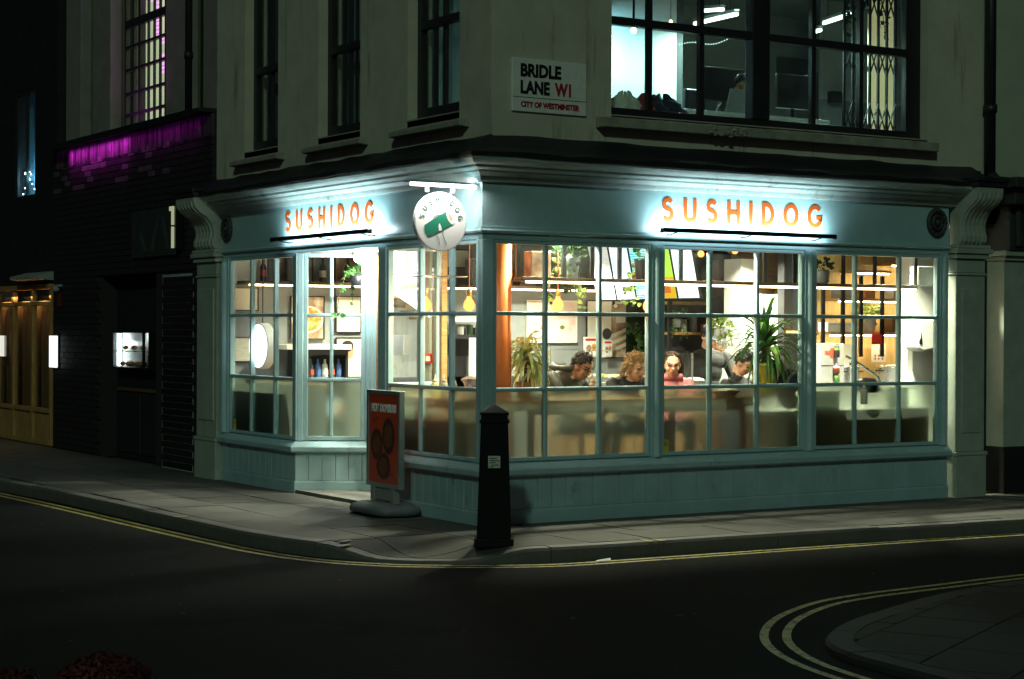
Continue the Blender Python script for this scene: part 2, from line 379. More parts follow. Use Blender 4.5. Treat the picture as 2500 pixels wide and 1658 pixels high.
glass('upper_glass', (.9, .93, .92), 1.0, dirt=.003)
frosted('frosted_glass')

# ------------------------------------------------------------------ ground
road = MB().add([(-70, -70, -.11), (70, -70, -.11), (70, 70, -.11), (-70, 70, -.11)], [(0, 1, 2, 3)]).build('road', 'asphalt')
tag(road, 'dark tarmac road running round the shop corner', 'road', kind='structure')
def drop(x, y):
    """the footway dips to meet the road at the corner crossing"""
    t = min(1, 1.6*max(0, 1-math.hypot(x+1.2, y+1.12)/.85)); return -.088*t*t*(3-2*t)
def densify(P, step):
    out = []
    for a, b in zip(P[:-1], P[1:]):
        n = max(1, int(math.hypot(b[0]-a[0], b[1]-a[1])/step)); out += [(a[0]+(b[0]-a[0])*i/n, a[1]+(b[1]-a[1])*i/n) for i in range(n)]
    return out+[P[-1]]
def smooth_path(P, it=2):
    for _ in range(it):
        Q = [P[0]]
        for a, b in zip(P[:-1], P[1:]): Q += [(a[0]*.75+b[0]*.25, a[1]*.75+b[1]*.25), (a[0]*.25+b[0]*.75, a[1]*.25+b[1]*.75)]
        P = Q+[P[-1]]
    return P
def offset_path(P, d):
    P = [Vector(p) for p in P]; out = []
    for i, p in enumerate(P):
        t = (P[min(i+1, len(P)-1)]-P[max(i-1, 0)]).normalized(); out.append((p.x+t.y*d, p.y-t.x*d))
    return out
KERB = [(-2.75, 20), (-2.35, 12), (-2.05, 6.3), (-1.93, 4.8), (-1.90, 2.9), (-1.86, 1.65), (-1.84, .65), (-1.74, -.1), (-1.5, -.72), (-1.2, -1.08), (-.85, -1.32), (-.45, -1.49), (-.09, -1.57), (.7, -1.60), (1.62, -1.64), (2.58, -1.70), (3.84, -1.80), (7, -2.08), (16, -2.9)]
KERB = smooth_path(KERB, 2)
def strip_mesh(mb, A, B, za, zb): 
    for i in range(len(A)-1):
        mb.add([(*A[i], za(*A[i])), (*A[i+1], za(*A[i+1])), (*B[i+1], zb(*B[i+1])), (*B[i], zb(*B[i]))], [(0, 1, 2, 3)])
def clip(poly, inside_pt, a, b):
    """keep the part of a polygon on the side of line a-b that holds inside_pt"""
    def sd(p): return (b[0]-a[0])*(p[1]-a[1])-(b[1]-a[1])*(p[0]-a[0])
    sg = 1 if sd(inside_pt) > 0 else -1; out = []
    for i, p in enumerate(poly):
        q = poly[(i+1) % len(poly)]; dp, dq = sd(p)*sg, sd(q)*sg
        if dp >= 0: out.append(p)
        if dp*dq < 0: t = dp/(dp-dq); out.append((p[0]+(q[0]-p[0])*t, p[1]+(q[1]-p[1])*t))
    return out
def slab_obj(poly, parent, zf, mat, lift=0., gap=.006, name='paving_slab', thick=.05):
    if len(poly) < 3: return
    ar = abs(sum(p[0]*q[1]-q[0]*p[1] for p, q in zip(poly, poly[1:]+poly[:1])))/2
    if ar < .012: return
    c = (sum(p[0] for p in poly)/len(poly), sum(p[1] for p in poly)/len(poly))
    P = []
    for p in poly:
        d = math.hypot(p[0]-c[0], p[1]-c[1]); k = max(0, 1-gap*1.4/d); P.append((c[0]+(p[0]-c[0])*k, c[1]+(p[1]-c[1])*k))
    tx, ty = random.uniform(-.004, .004), random.uniform(-.004, .004)
    zt = lambda p: zf(*p)+lift+(p[0]-c[0])*tx+(p[1]-c[1])*ty
    if zf(*c) < -.001 or any(zf(*p) < -.001 for p in P):      # on the sloping corner a slab bends with the fall of the footway
        P = densify(P+P[:1], .1)[:-1]; n = len(P); m = 5; V = []
        for k in range(1, m+1): V += [(c[0]+(p[0]-c[0])*k/m, c[1]+(p[1]-c[1])*k/m, zf(c[0]+(p[0]-c[0])*k/m, c[1]+(p[1]-c[1])*k/m)+lift) for p in P]
        V += [(p[0], p[1], zf(*p)-thick) for p in P]+[(c[0], c[1], zf(*c)+lift)]
        Fc = [(k*n+i, k*n+n+i, k*n+n+(i+1) % n, k*n+(i+1) % n) for k in range(m) for i in range(n)]+[(len(V)-1, i, (i+1) % n) for i in range(n)]
        MB().add(V, Fc).build(name, mat, parent, smooth=False); return
    MB().prism(P, lambda p: (p[0], p[1], zt(p)-thick), lambda p: (p[0], p[1], zt(p))).build(name, mat, parent)
inner = offset_path(KERB, -.15)                       # back edge of the kerb
# bed under the slabs
pave = MB(); V = [(*p, -.115) for p in inner]+[(16, 1.5, -.022), (.9, 1.5, -.022), (.9, 20, -.022)]
pave.add(V, [tuple(range(len(V)))])
pave = pave.build('pavement', 'joint'); tag(pave, 'stone slab pavement wrapping the shop corner', 'pavement', kind='structure')
n_slab = 0
rows_l = [(-1.72, -1.12), (-1.12, -.52), (-.52, .12)]      # strips along the left street
hull = [inner[i] for i in range(0, len(inner))]
def clip_kerb(poly):
    c = (sum(p[0] for p in poly)/len(poly), sum(p[1] for p in poly)/len(poly))
    for a, b in zip(hull[:-1], hull[1:]):
        if math.hypot(a[0]-c[0], a[1]-c[1]) < 2.2 and len(poly) > 2: poly = clip(poly, (-.2, .2), a, b)
    return poly
for ri, (xa, xb) in enumerate([(-2.6, -1.72)]+rows_l):
    y = -1.75-(.37*ri) % .7
    while y < 15:
        w = random.choice((.6, .75, .9)); pl = clip_kerb([(xa, y), (xb, y), (xb, y+w), (xa, y+w)])
        slab_obj(pl, pave, drop, random.choice(('slab', 'slab', 'slab_b'))); y += w
for ri, (ya, yb) in enumerate([(-3.0, -1.47), (-1.47, -.86), (-.86, -.25), (-.25, .1)]):
    x = .12; first = .35+.22*ri
    while x < 9:
        w = first or random.choice((.75, .9, 1.05)); first = None; pl = clip_kerb([(x, ya), (x+w, ya), (x+w, yb), (x, yb)])
        if ri == 0 and x+w > 0: pass
        slab_obj(pl, pave, drop, random.choice(('slab', 'slab', 'slab_b'))); x += w
# kerb stones, one object each
kerb = MB(); 
strip_mesh(kerb, inner, offset_path(KERB, -.01), lambda x, y: drop(x, y)-.03, lambda x, y: drop(x, y)-.03)
kerb = kerb.build('kerb', 'joint'); tag(kerb, 'stone kerb edging the pavement round the corner', 'kerb', kind='structure')
def kerb_stones(path, parent, zf, step=.9, width=.15, mat='kerb_stone'):
    Pd = densify(path, .12); acc = 0; cur = [Pd[0]]; ln = 0
    for a, b in zip(Pd[:-1], Pd[1:]):
        ln += math.hypot(b[0]-a[0], b[1]-a[1]); cur.append(b)
        if ln > step or b == Pd[-1]:
            O = cur; I = offset_path(cur, -width); k = len(O); mb = MB(); V = []
            dz = random.uniform(-.004, .004); s = .994
            def sh(L):
                e = .004; d0 = Vector(L[1])-Vector(L[0]); d1 = Vector(L[-1])-Vector(L[-2]); L = list(L)
                L[0] = tuple(Vector(L[0])+d0.normalized()*e); L[-1] = tuple(Vector(L[-1])-d1.normalized()*e); return L
            O, I = sh(O), sh(I)
            for p, q in zip(O, I):
                z = zf(*q)+.001+dz; V += [(*p, -.16), (*p, z-.02), (p[0]+(q[0]-p[0])*.12, p[1]+(q[1]-p[1])*.12, z), (*q, z), (*q, -.16)]
            Fc = [(i*5+j, i*5+(j+1) % 5, i*5+5+(j+1) % 5, i*5+5+j) for i in range(k-1) for j in range(5)]+[tuple(range(4, -1, -1)), tuple(range((k-1)*5, k*5))]
            mb.add(V, Fc).build('kerb_stone', mat, parent); cur = [b]; ln = 0
kerb_stones([p for p in KERB if -2.5 < p[0] < 9], kerb, drop)
# yellow paint dabs on the kerb tops (loading marks)
for (x, y, ang) in ((-1.82, 1.9, 8), (.55, -1.52, 88), (.66, -1.53, 88), (5.2, -1.84, 88), (-1.48, -.50, 35), (-1.42, -.38, 35)):
    c, s = math.cos(R(ang)), math.sin(R(ang)); z = drop(x, y)+.006
    MB().add([(x-.07*c-.022*s*-1, y-.07*s-.022*c, z), (x+.07*c+.022*s, y+.07*s-.022*c, z), (x+.07*c-.022*s, y+.07*s+.022*c, z), (x-.07*c-.022*s, y-.07*s+.022*c, z)], [(0, 1, 2, 3)]).build('kerb_mark', 'yellow_paint', kerb)
# double yellow lines
YL = smooth_path([(-2.95, 20), (-2.6, 12), (-2.23, 5.9), (-2.13, 4.03), (-2.09, 2.38), (-2.04, 1.07), (-1.97, 0), (-1.77, -.70), (-1.47, -1.12), (-1.22, -1.32), (-.82, -1.57), (-.48, -1.72), (-.17, -1.77), (.55, -1.80), (1.45, -1.84), (2.45, -1.88), (3.52, -1.94), (4.24, -2.0), (7, -2.26), (16, -3.1)], 2)
def line_obj(P, w, lab, z=-.106):
    mb = MB(); A, B = offset_path(P, -w/2), offset_path(P, w/2); strip_mesh(mb, A, B, lambda x, y: z, lambda x, y: z)
    return tag(mb.build('yellow_line', 'yellow_paint'), lab, 'road marking', 'double yellow lines', 'structure')
line_obj(YL, .05, 'outer yellow line along the shop pavement')
line_obj(offset_path(YL, -.11), .05, 'inner yellow line beside the shop kerb')

# opposite corner footway at the lower right
K2 = smooth_path([(14, -4.6), (5, -4.2), (2.2, -4.15), (1.33, -4.22), (.85, -4.32), (.41, -4.48), (-.14, -4.72), (-.59, -4.94), (-.95, -5.2), (-1.17, -5.48), (-1.25, -5.81), (-1.29, -6.29), (-1.33, -6.9), (-1.5, -14)], 2)
I2 = offset_path(K2, -.15)
p2 = MB(); V = [(*p, -.082) for p in I2]+[(14, -14, -.082)]; p2.add(V, [tuple(range(len(V)))])
p2 = p2.build('pavement', 'joint'); tag(p2, 'slab pavement on the opposite corner, lower right', 'pavement', kind='structure')
h2 = I2
def clip2(poly):
    c = (sum(p[0] for p in poly)/len(poly), sum(p[1] for p in poly)/len(poly))
    for a, b in zip(h2[:-1], h2[1:]):
        if math.hypot(a[0]-c[0], a[1]-c[1]) < 2.5 and len(poly) > 2: poly = clip(poly, (6, -10), a, b)
    return poly
flat = lambda x, y: -.06
ca, sa = math.cos(R(28)), math.sin(R(28))
for i in range(-7, 7):
    for j in range(-7, 5):
        x0, y0 = i*.62+(.3 if j % 2 else 0), j*.5
        q = [(x0, y0), (x0+.62, y0), (x0+.62, y0+.5), (x0, y0+.5)]
        q = [(1.2+a*ca-b*sa, -6.0+a*sa+b*ca) for a, b in q]
        if max(p[0] for p in q) < -1.6 or min(p[0] for p in q) > 4.5: continue
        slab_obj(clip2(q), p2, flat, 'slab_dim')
k2 = MB(); strip_mesh(k2, I2, offset_path(K2, -.01), lambda x, y: -.09, lambda x, y: -.09)
k2 = k2.build('kerb', 'joint'); tag(k2, 'curved stone kerb of the opposite corner', 'kerb', kind='structure')
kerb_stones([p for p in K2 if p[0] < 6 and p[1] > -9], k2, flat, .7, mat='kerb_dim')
Y2 = smooth_path([(14, -4.2), (5, -3.78), (2.2, -3.74), (1.01, -3.86), (.57, -3.89), (.05, -4.0), (-.54, -4.33), (-.96, -4.7), (-1.26, -5.08), (-1.48, -5.54), (-1.58, -5.98), (-1.65, -6.6), (-1.85, -14)], 2)
line_obj(Y2, .05, 'outer yellow line curving round the opposite corner')
line_obj(offset_path(Y2, -.125), .05, 'inner yellow line curving round the opposite corner')
# litter: a scrap of paper lying by the double yellow lines
MB().add([(-.02, -1.66, -.104), (.10, -1.69, -.10), (.12, -1.66, -.085), (.03, -1.62, -.10)], [(0, 1, 2, 3)]).build('paper_scrap', 'white_paper')
tag(bpy.data.objects['paper_scrap'], 'scrap of pale paper lying in the gutter near the bollard', 'litter')

# ------------------------------------------------------------------ corner building: shopfront below, stuccoed storey above
B = thing('corner_building', 'corner shop building with pale teal shopfront and cream stucco upper storey', 'building')
# shopfront path: left street window, splayed entrance window / right of the door, corner, long front window
LEFT = [(0, 5.30), (0, 3.50), (.66, 3.086)]
RIGHT = [(.66, 1.80), (0, 1.80), (0, 0), (5.25, 0)]
SILL = [(0, .395), (.045, .395), (.062, .41), (.066, .45), (.05, .468), (.0, .502), (-.07, .512), (-.07, .395)]
for p in (LEFT, RIGHT): MB().sweep(p, SILL).build('window_sill', 'shop_paint_low', B, bevel=.004)
SKIRT = [(.012, -.04), (.012, .105), (.004, .118), (-.05, .118), (-.05, -.04)]
for p in (LEFT, RIGHT): MB().sweep(p, SKIRT).build('skirting', 'shop_paint_low', B)
# match-boarded stall riser, board by board
for p in (LEFT, RIGHT):
    back = MB().sweep(p, [(-.03, -.02), (-.03, .395), (-.08, .395), (-.08, -.02)]).build('stall_riser', 'shop_paint_low', B)
    for a, b in zip(p[:-1], p[1:]):
        a, b = Vector(a), Vector(b); L_ = (b-a).length; u = (b-a)/L_; n = Vector((u.y, -u.x)); k = max(1, round(L_/.138)); w = L_/k
        for i in range(k):
            c = a+u*(w*(i+.5))+n*(-.016+random.uniform(-.0015, .0015))
            MB().obox((c.x, c.y, .256), (u.x*(w/2-.0022), u.y*(w/2-.0022), 0), (n.x*.014, n.y*.014, 0), (0, 0, .137)).build('board', 'shop_paint_low', back, bevel=.003, seg=1)
# head of the windows, fascia, cornice, lead
TOPP = [(0, 5.30), (0, 0), (5.25, 0)]
MB().sweep(TOPP, [(-.005, 2.335), (.0, 2.385), (.028, 2.39), (.036, 2.405), (.022, 2.42), (.022, 2.438), (-.1, 2.438), (-.1, 2.335)]).build('window_head', 'shop_paint', B, bevel=.003)
fascia = MB().sweep(TOPP, [(0, 2.4385), (0, 2.80), (-.1, 2.80), (-.1, 2.4385)]).build('fascia', 'shop_paint', B)
CP = [(0, 5.93), (0, 0), (5.74, 0)]
MB().sweep(CP, [(-.1, 2.8005), (.03, 2.8005), (.04, 2.82), (.05, 2.845), (.085, 2.875), (.09, 2.89), (.155, 2.905), (.16, 2.925), (.20, 2.93), (.225, 2.945), (.245, 2.965), (.25, 2.995), (-.1, 2.995)]).build('cornice', 'cornice_paint', B, bevel=.003)
lead = MB(); path = densify(CP, .22); N = len(path); V = []; ci = min(range(N), key=lambda i: math.hypot(*path[i]))
for i, p in enumerate(path):
    n_ = Vector((-1, 0)) if i < ci else (Vector((0, -1)) if i > ci else Vector((-1, -1)))
    j = [random.uniform(-.010, .010) for _ in range(4)]
    for o, z in ((.26, 2.984+j[0]*.6), (.268, 3.022+j[1]), (.10, 3.075+j[2]), (-.185, 3.214+j[3]), (-.235, 3.222+j[3]), (-.235, 2.984)):
        V.append((p[0]+n_.x*o, p[1]+n_.y*o, z))
Fc = [(i*6+j, i*6+(j+1) % 6, i*6+6+(j+1) % 6, i*6+6+j) for i in range(N-1) for j in range(6)]+[tuple(range(5, -1, -1)), tuple(range((N-1)*6, N*6))]
lead.add(V, Fc).build('lead_flashing', 'lead', B)
# pilasters and consoles at both ends
def pilaster(o, u, n, w):
    """o = plan corner on the facade, u along, n outward, w width"""
    o, u, n = Vector(o), Vector(u), Vector(n)
    def bx(mb, s0, s1, out, z0, z1, back=-.06):
        c = o+u*((s0+s1)/2)+n*((out+back)/2); return mb.obox((c.x, c.y, (z0+z1)/2), (u.x*(s1-s0)/2, u.y*(s1-s0)/2, 0), (n.x*(out-back)/2, n.y*(out-back)/2, 0), (0, 0, (z1-z0)/2))
    sh = bx(MB(), 0, w, .055, .44, 2.14).build('pilaster', 'pilaster_paint', B, bevel=.006)
    mb = MB(); bx(mb, .07, w-.07, .068, .62, 2.02); mb.build('raised_panel', 'pilaster_paint', sh, bevel=.008)
    mb = MB(); bx(mb, -.012, w+.012, .075, -.02, .40); bx(mb, -.02, w+.02, .085, .402, .438); mb.build('base', 'pilaster_paint', sh, bevel=.006)
    mb = MB(); bx(mb, -.01, w+.01, .072, 2.142, 2.165); bx(mb, 0, w, .058, 2.167, 2.30); bx(mb, -.03, w+.03, .09, 2.302, 2.35); bx(mb, -.05, w+.05, .115, 2.352, 2.40); bx(mb, -.035, w+.035, .10, 2.402, 2.436); mb.build('capital', 'pilaster_paint', sh, bevel=.007)
    prof = [(-.06, 2.438), (.07, 2.438), (.10, 2.47), (.105, 2.52), (.085, 2.56), (.08, 2.62), (.10, 2.69), (.16, 2.77), (.245, 2.82), (.295, 2.87), (.31, 2.93), (.31, 2.982), (-.06, 2.982)]
    def plc(s): return lambda p: ((o+u*s+n*p[0]).x, (o+u*s+n*p[0]).y, p[1])
    cs = MB().prism(prof, plc(.02), plc(w-.02)).build('console', 'pilaster_paint', B, bevel=.008)
    for k in range(5):
        s = .05+k*(w-.1)/5; pr = [(a+.016 if a > -.05 else a, b) for a, b in prof[1:-2]]+[(-.05, 2.975), (-.05, 2.44)]
        MB().prism(pr, plc(s), plc(s+(w-.1)/5-.022)).build('carved_rib', 'pilaster_paint', cs, bevel=.006)
    mb = MB(); bx(mb, -.01, w+.01, .33, 2.984, 3.03); bx(mb, -.03, w+.03, .35, 3.032, 3.07); mb.build('console_cap', 'lead', cs, bevel=.005)
pilaster((0, 5.86), (0, -1), (-1, 0), .545)
pilaster((5.30, 0), (1, 0), (0, -1), .385)
# dark carved roundels at the ends of the fascia
for c, u, n in (((0, 5.16, 2.64), Vector((0, -1, 0)), Vector((-1, 0, 0))), ((5.08, 0, 2.64), Vector((1, 0, 0)), Vector((0, -1, 0)))):
    mb = MB(); c = Vector(c)
    for r0, rt, off in ((.105, .026, .01), (.055, .022, .016)):
        ring = [c+n*off+u*(math.cos(2*math.pi*i/28)*r0)+Vector((0, 0, math.sin(2*math.pi*i/28)*r0*1.12)) for i in range(29)]
        mb.tube(ring, rt, 8)
    for i in range(14):
        t = 2*math.pi*i/14; mb.ball(c+n*.02+u*(math.cos(t)*.105)+Vector((0, 0, math.sin(t)*.118)), .022, 8, 6)
    mb.ball(c+n*.02, .035, 10, 7); mb.build('roundel', 'carved_dark', fascia, smooth=True)
# raised letters of the shop name on both fascias
def shop_name(place, s0, s1, z0, h, parent, mat):
    chars = 'SUSHIDOG'; tot = sum(GLYPH[c][0] for c in chars); gap = ((s1-s0)/h/.98-tot)/7*.98; x = 0; k = .98
    for ch in chars:
        mb = MB(); glyph(mb, ch, lambda a, b, d: place(s0+(x+a*k)*h, z0+b*h, d), .185); mb.build('letter', mat, parent); x += GLYPH[ch][0]*k+gap
shop_name(lambda s, z, d: (s, -.001-.007*d, z), 1.815, 3.625, 2.542, .205, fascia, 'orange_letter')
shop_name(lambda s, z, d: (-.001-.007*d, 5.628-s, z), 1.895, 3.737, 2.550, .200, fascia, 'orange_letter')

# ---- shop windows
ZB, Z1, Z2, ZT = .512, 1.105, 1.732, 2.335
def shop_window(o, u, n, s0, s1, bars, rows=(Z1, Z2), zb=ZB, zt=ZT, frost=True, name='shop_window', mat='shop_paint', fr=.032):
    """frame mesh with glazing bars and panes as its own pieces; s along u from o"""
    o, u, n = Vector(o), Vector(u), Vector(n); U3 = Vector((u.x, u.y, 0)); N3 = Vector((n.x, n.y, 0)); O3 = Vector((o.x, o.y, 0))
    def ob(mb, a, b, z0, z1, d0, d1):
        return mb.obox(O3+U3*((a+b)/2)+N3*((d0+d1)/2)+Vector((0, 0, (z0+z1)/2)), U3*(b-a)/2, N3*(d1-d0)/2, Vector((0, 0, (z1-z0)/2)))
    mb = MB(); ob(mb, s0, s0+fr, zb, zt, -.065, -.012); ob(mb, s1-fr, s1, zb, zt, -.065, -.012)
    ob(mb, s0+fr, s1-fr, zb, zb+fr, -.065, -.012); ob(mb, s0+fr, s1-fr, zt-fr, zt, -.065, -.012)
    w = mb.build(name, mat, B, bevel=.005)
    xs = [s0+fr]+list(bars)+[s1-fr]; zs = [zb+fr]+list(rows)+[zt-fr]
    for r in rows: ob(MB(), s0+fr, s1-fr, r-.017, r+.017, -.064, -.008).build('glazing_bar', mat, w, bevel=.009)
    for c in bars:
        for k in range(len(zs)-1): ob(MB(), c-.016, c+.016, zs[k]+(.017 if k else 0), zs[k+1]-(.017 if k < len(zs)-2 else 0), -.062, -.011).build('glazing_bar', mat, w, bevel=.008)
    for i in range(len(xs)-1):
        for k in range(len(zs)-1):
            ob(MB(), xs[i]+(.014 if i else -.004), xs[i+1]-(.014 if i < len(xs)-2 else -.004), zs[k]+(.014 if k else -.004), zs[k+1]-(.014 if k < len(zs)-2 else -.004), -.044, -.039 if False else -.0395).build('pane', 'frosted_glass' if (frost and k == 0) else 'clear_glass', w)
    return w
EX, EY = Vector((1, 0)), Vector((0, 1))
# long front window: three bays of three by three
for s0, s1, bars in ((.118, 1.715, (.636, 1.182)), (1.828, 3.442, (2.366, 2.902)), (3.562, 5.145, (4.075, 4.632))):
    shop_window((0, 0), (1, 0), (0, -1), s0, s1, bars)
shop_window((0, 0), (0, 1), (-1, 0), .065, 1.655, (.54, 1.06))                       # left street, beside the corner
shop_window((0, 3.55), (0, 1), (-1, 0), .02, 1.60, (.48, 1.055))                      # left street, far bay
us = Vector((.66, -.414)).normalized(); ns = Vector((us.y, -us.x))
SPL = math.hypot(.66, .414)
shop_window((0, 3.5), us, ns, .075, SPL-.105, (.345,), fr=.04)                        # splayed entrance bay
shop_window((.66, 1.80), (-1, 0), (0, 1), .06, .58, ())                               # glazed return of the entrance
def post(o, u, n, w, d=.085, bead=True, name='mullion'):
    o, u, n = Vector(o), Vector(u), Vector(n)
    mb = MB(); c = o+u*(w/2)-n*(d/2-.002); h0, h1 = .505, 2.338
    mb.obox((c.x, c.y, (h0+h1)/2), (u.x*w/2, u.y*w/2, 0), (n.x*d/2, n.y*d/2, 0), (0, 0, (h1-h0)/2))
    if bead:
        c = o+u*(w/2); pr = [(c.x+n.x*.003, c.y+n.y*.003)]
        mb.cyl((c.x, c.y, h0), (c.x, c.y, h1-.06), w*.30, n=14); mb.cyl((c.x, c.y, h1-.06), (c.x, c.y, h1-.005), w*.30, .004, n=14)
    return mb.build(name, 'shop_paint', B, bevel=.006)
post((1.715, 0), (1, 0), (0, -1), .113); post((3.442, 0), (1, 0), (0, -1), .12); post((5.145, 0), (1, 0), (0, -1), .105)
mb = MB(); mb.box(.001, .118, .001, .065, .505, 2.338); mb.box(.001, .065, .065, .1, .505, 2.338); mb.build('corner_post', 'shop_paint', B, bevel=.01)
post((0, 1.798), (0, -1), (-1, 0), .143, bead=False); post((0, 5.30), (0, -1), (-1, 0), .15)
# splay posts, heavier mouldings
mb = MB(); c = Vector((0, 3.5)); mb.box(-.002, .085, 3.492, 3.57, .505, 2.338); mb.build('mullion', 'shop_paint', B, bevel=.012)
def splay_post(s0, s1, d0, d1):
    mb = MB(); a = Vector((0, 3.5))
    c = a+us*((s0+s1)/2)+ns*((d0+d1)/2)
    mb.obox((c.x, c.y, 1.42), (us.x*(s1-s0)/2, us.y*(s1-s0)/2, 0), (ns.x*(d1-d0)/2, ns.y*(d1-d0)/2, 0), (0, 0, .915)); return mb
splay_post(.012, .074, -.06, .004).build('mullion', 'shop_paint', B, bevel=.010)
jamb = splay_post(SPL-.104, SPL+.03, -.08, .004).build('door_jamb', 'shop_paint', B, bevel=.008)
for k in range(3): splay_post(SPL-.09+k*.037, SPL-.068+k*.037, .0045, .014).build('moulding', 'shop_paint', jamb, bevel=.006)
# entrance: soffit, threshold, glazed oak-framed door, fanlight
MB().box(.012, .66, 1.81, 3.45, 2.342, 2.384).build('soffit', 'white_wall', B)
MB().box(-.004, .75, 1.74, 3.52, -.03, .032).build('threshold', 'kerb_stone', B)
door = MB(); y0, y1 = 1.88, 3.02
for a, b, c, d in ((y0, y0+.11, .03, 2.12), (y1-.11, y1, .03, 2.12), (y0+.11, y1-.11, .03, .27), (y0+.11, y1-.11, 1.98, 2.12), (y0+.11, y1-.11, .98, 1.06)): door.box(.665, .71, a, b, c, d)
door = door.build('door', 'oak', B, bevel=.005)
MB().box(.685, .69, y0+.105, y1-.105, .265, .985).build('pane', 'clear_glass', door); MB().box(.685, .69, y0+.105, y1-.105, 1.055, 1.985).build('pane', 'clear_glass', door)
MB().tube([(.664, 2.0, .9), (.61, 2.0, .92), (.61, 2.0, 1.2), (.664, 2.0, 1.22)], .012, 8).build('handle', 'brass', door)
mb = MB(); mb.box(.66, .72, 1.80, 1.878, .018, 2.338); mb.box(.66, .72, 3.022, 3.10, .018, 2.338); mb.box(.66, .72, 1.878, 3.022, 2.125, 2.17); mb.build('door_frame', 'oak', B, bevel=.004)

# ---- upper storey
def pierced_wall(name, axis, a0, a1, z0, z1, d0, d1, holes, mat, parent):
    """a wall with openings, as one solid: axis 'x' runs along x (d = y range), 'y' along y"""
    mb = MB(); cuts = sorted({a0, a1, *[h[0] for h in holes], *[h[1] for h in holes]})
    for p, q in zip(cuts[:-1], cuts[1:]):
        hs = sorted([h for h in holes if h[0] <= p and h[1] >= q], key=lambda h: h[2]); z = z0
        for h in hs+[(0, 0, z1, z1)]:
            if h[2] > z:
                if axis == 'x': mb.box(p, q, d0, d1, z, h[2])
                else: mb.box(d0, d1, p, q, z, h[2])
            z = h[3]
    return mb.build(name, mat, parent)
WZ0, WZ1 = 3.448, 5.55
LW = ((4.36, 5.19), (2.545, 3.43), (.715, 1.63))
pierced_wall('wall', 'y', .2, 5.935, 3.19, 6.4, .2, .45, [(a, b, WZ0, WZ1) for a, b in LW], 'stucco', B)
RW = (1.415, 5.155)
pierced_wall('wall', 'x', .4505, 5.9, 3.19, 6.4, .2, .45, [(RW[0], RW[1], WZ0, WZ1)], 'stucco', B)
for a, b in LW:     # sills on the left street
    s = MB().prism([(.205, 3.305), (.10, 3.315), (.095, 3.36), (.205, 3.395)], lambda p: (p[0], a-.17, p[1]), lambda p: (p[0], b+.17, p[1])).build('window_sill', 'sill_stone', B, bevel=.006)
    MB().box(.2, .43, a, b, 3.3955, WZ0+.012).build('ledge', 'sill_stone', s)
mb = MB().prism([(.205, 3.33), (.085, 3.335), (.08, 3.42), (.205, 3.43)], lambda p: (1.25, p[0], p[1]), lambda p: (5.20, p[0], p[1])).build('window_sill', 'sill_stone', B, bevel=.006)
MB().box(1.415, 5.155, .2, .43, 3.431, WZ0+.012).build('ledge', 'sill_stone', mb)
mb = MB()
for i in range(40): mb.ball((2.60+random.uniform(-.22, .22), .086+random.uniform(-.006, .006), 3.375+random.uniform(-.05, .04)), (random.uniform(.012, .035), .012, random.uniform(.008, .02)), 7, 5)
mb.build('crumbled_patch', 'sill_stone', B, smooth=True)
# sashes on the left street
for k, (a, b) in enumerate(LW):
    mb = MB(); X0_, X1_ = .30, .36
    mb.box(X0_, X1_, a, a+.075, WZ0+.014, WZ1); mb.box(X0_, X1_, b-.075, b, WZ0+.014, WZ1); mb.box(X0_, X1_, a+.075, b-.075, WZ0+.014, WZ0+.115); mb.box(X0_, X1_, a+.075, b-.075, WZ1-.08, WZ1)
    w = mb.build('sash_window', 'black_frame', B, bevel=.004)
    MB().box(X0_-.012, X1_, a+.075, b-.075, 4.265, 4.335).build('meeting_rail', 'black_frame', w, bevel=.003)
    m_ = (a+b)/2
    for z0, z1 in ((WZ0+.115, 4.265), (4.335, WZ1-.08)):
        MB().box(X0_+.01, X1_-.01, m_-.018, m_+.018, z0, z1).build('glazing_bar', 'black_frame', w)
        for p, q in ((a+.07, m_-.016), (m_+.016, b-.07)): MB().box(.332, .336, p, q, z0-.004, z1+.004).build('pane', 'upper_glass', w)
# wide office window
mb = MB(); Y0_, Y1_ = .295, .36; zt = WZ1
mb.box(1.415, 1.445, Y0_, Y1_, WZ0+.014, zt); mb.box(4.965, 5.153, Y0_, Y1_, WZ0+.014, zt); mb.box(1.445, 4.965, Y0_, Y1_, WZ0+.014, 3.535); mb.box(1.445, 4.965, Y0_, Y1_, zt-.09, zt)
ow = mb.build('office_window', 'black_frame', B, bevel=.004)
MB().box(3.045, 3.245, Y0_-.02, Y1_+.03, 3.536, zt-.09).build('mullion', 'black_frame', ow, bevel=.006)
for p, q in ((1.445, 3.045), (3.245, 4.965)): MB().box(p, q, Y0_-.015, Y1_, 4.255, 4.325).build('meeting_rail', 'black_frame', ow, bevel=.003)
cols = [1.445, 1.905, 2.48, 3.045, None, 3.245, 3.80, 4.395, 4.965]
for x in (1.905, 2.48, 3.80, 4.395):
    for z0, z1 in ((3.536, 4.255), (4.325, zt-.09)): MB().box(x-.024, x+.024, Y0_+.01, Y1_-.005, z0, z1).build('glazing_bar', 'black_frame', ow)
for p, q in zip(cols[:-1], cols[1:]):
    if p is None or q is None: continue
    for z0, z1 in ((3.532, 4.259), (4.321, zt-.086)): MB().box(p+.004, q-.004, .330, .334, z0, z1).build('pane', 'upper_glass', ow)
# body of the building behind the fronts, party walls, roof slab between the storeys
pierced_wall('party_wall', 'x', .45, 9.0, -.02, 6.4, 5.60, 5.93, [], 'grey_wall', B)
MB().box(.46, 9, .46, 5.59, 2.78, 3.19).build('storey_floor', 'grey_wall', B)
MB().box(.2, 9, .2, 5.93, 6.405, 6.6).build('roof', 'lead', B)
MB().box(8.75, 9, .1, 5.59, -.02, 2.779).build('end_wall', 'white_wall', B)

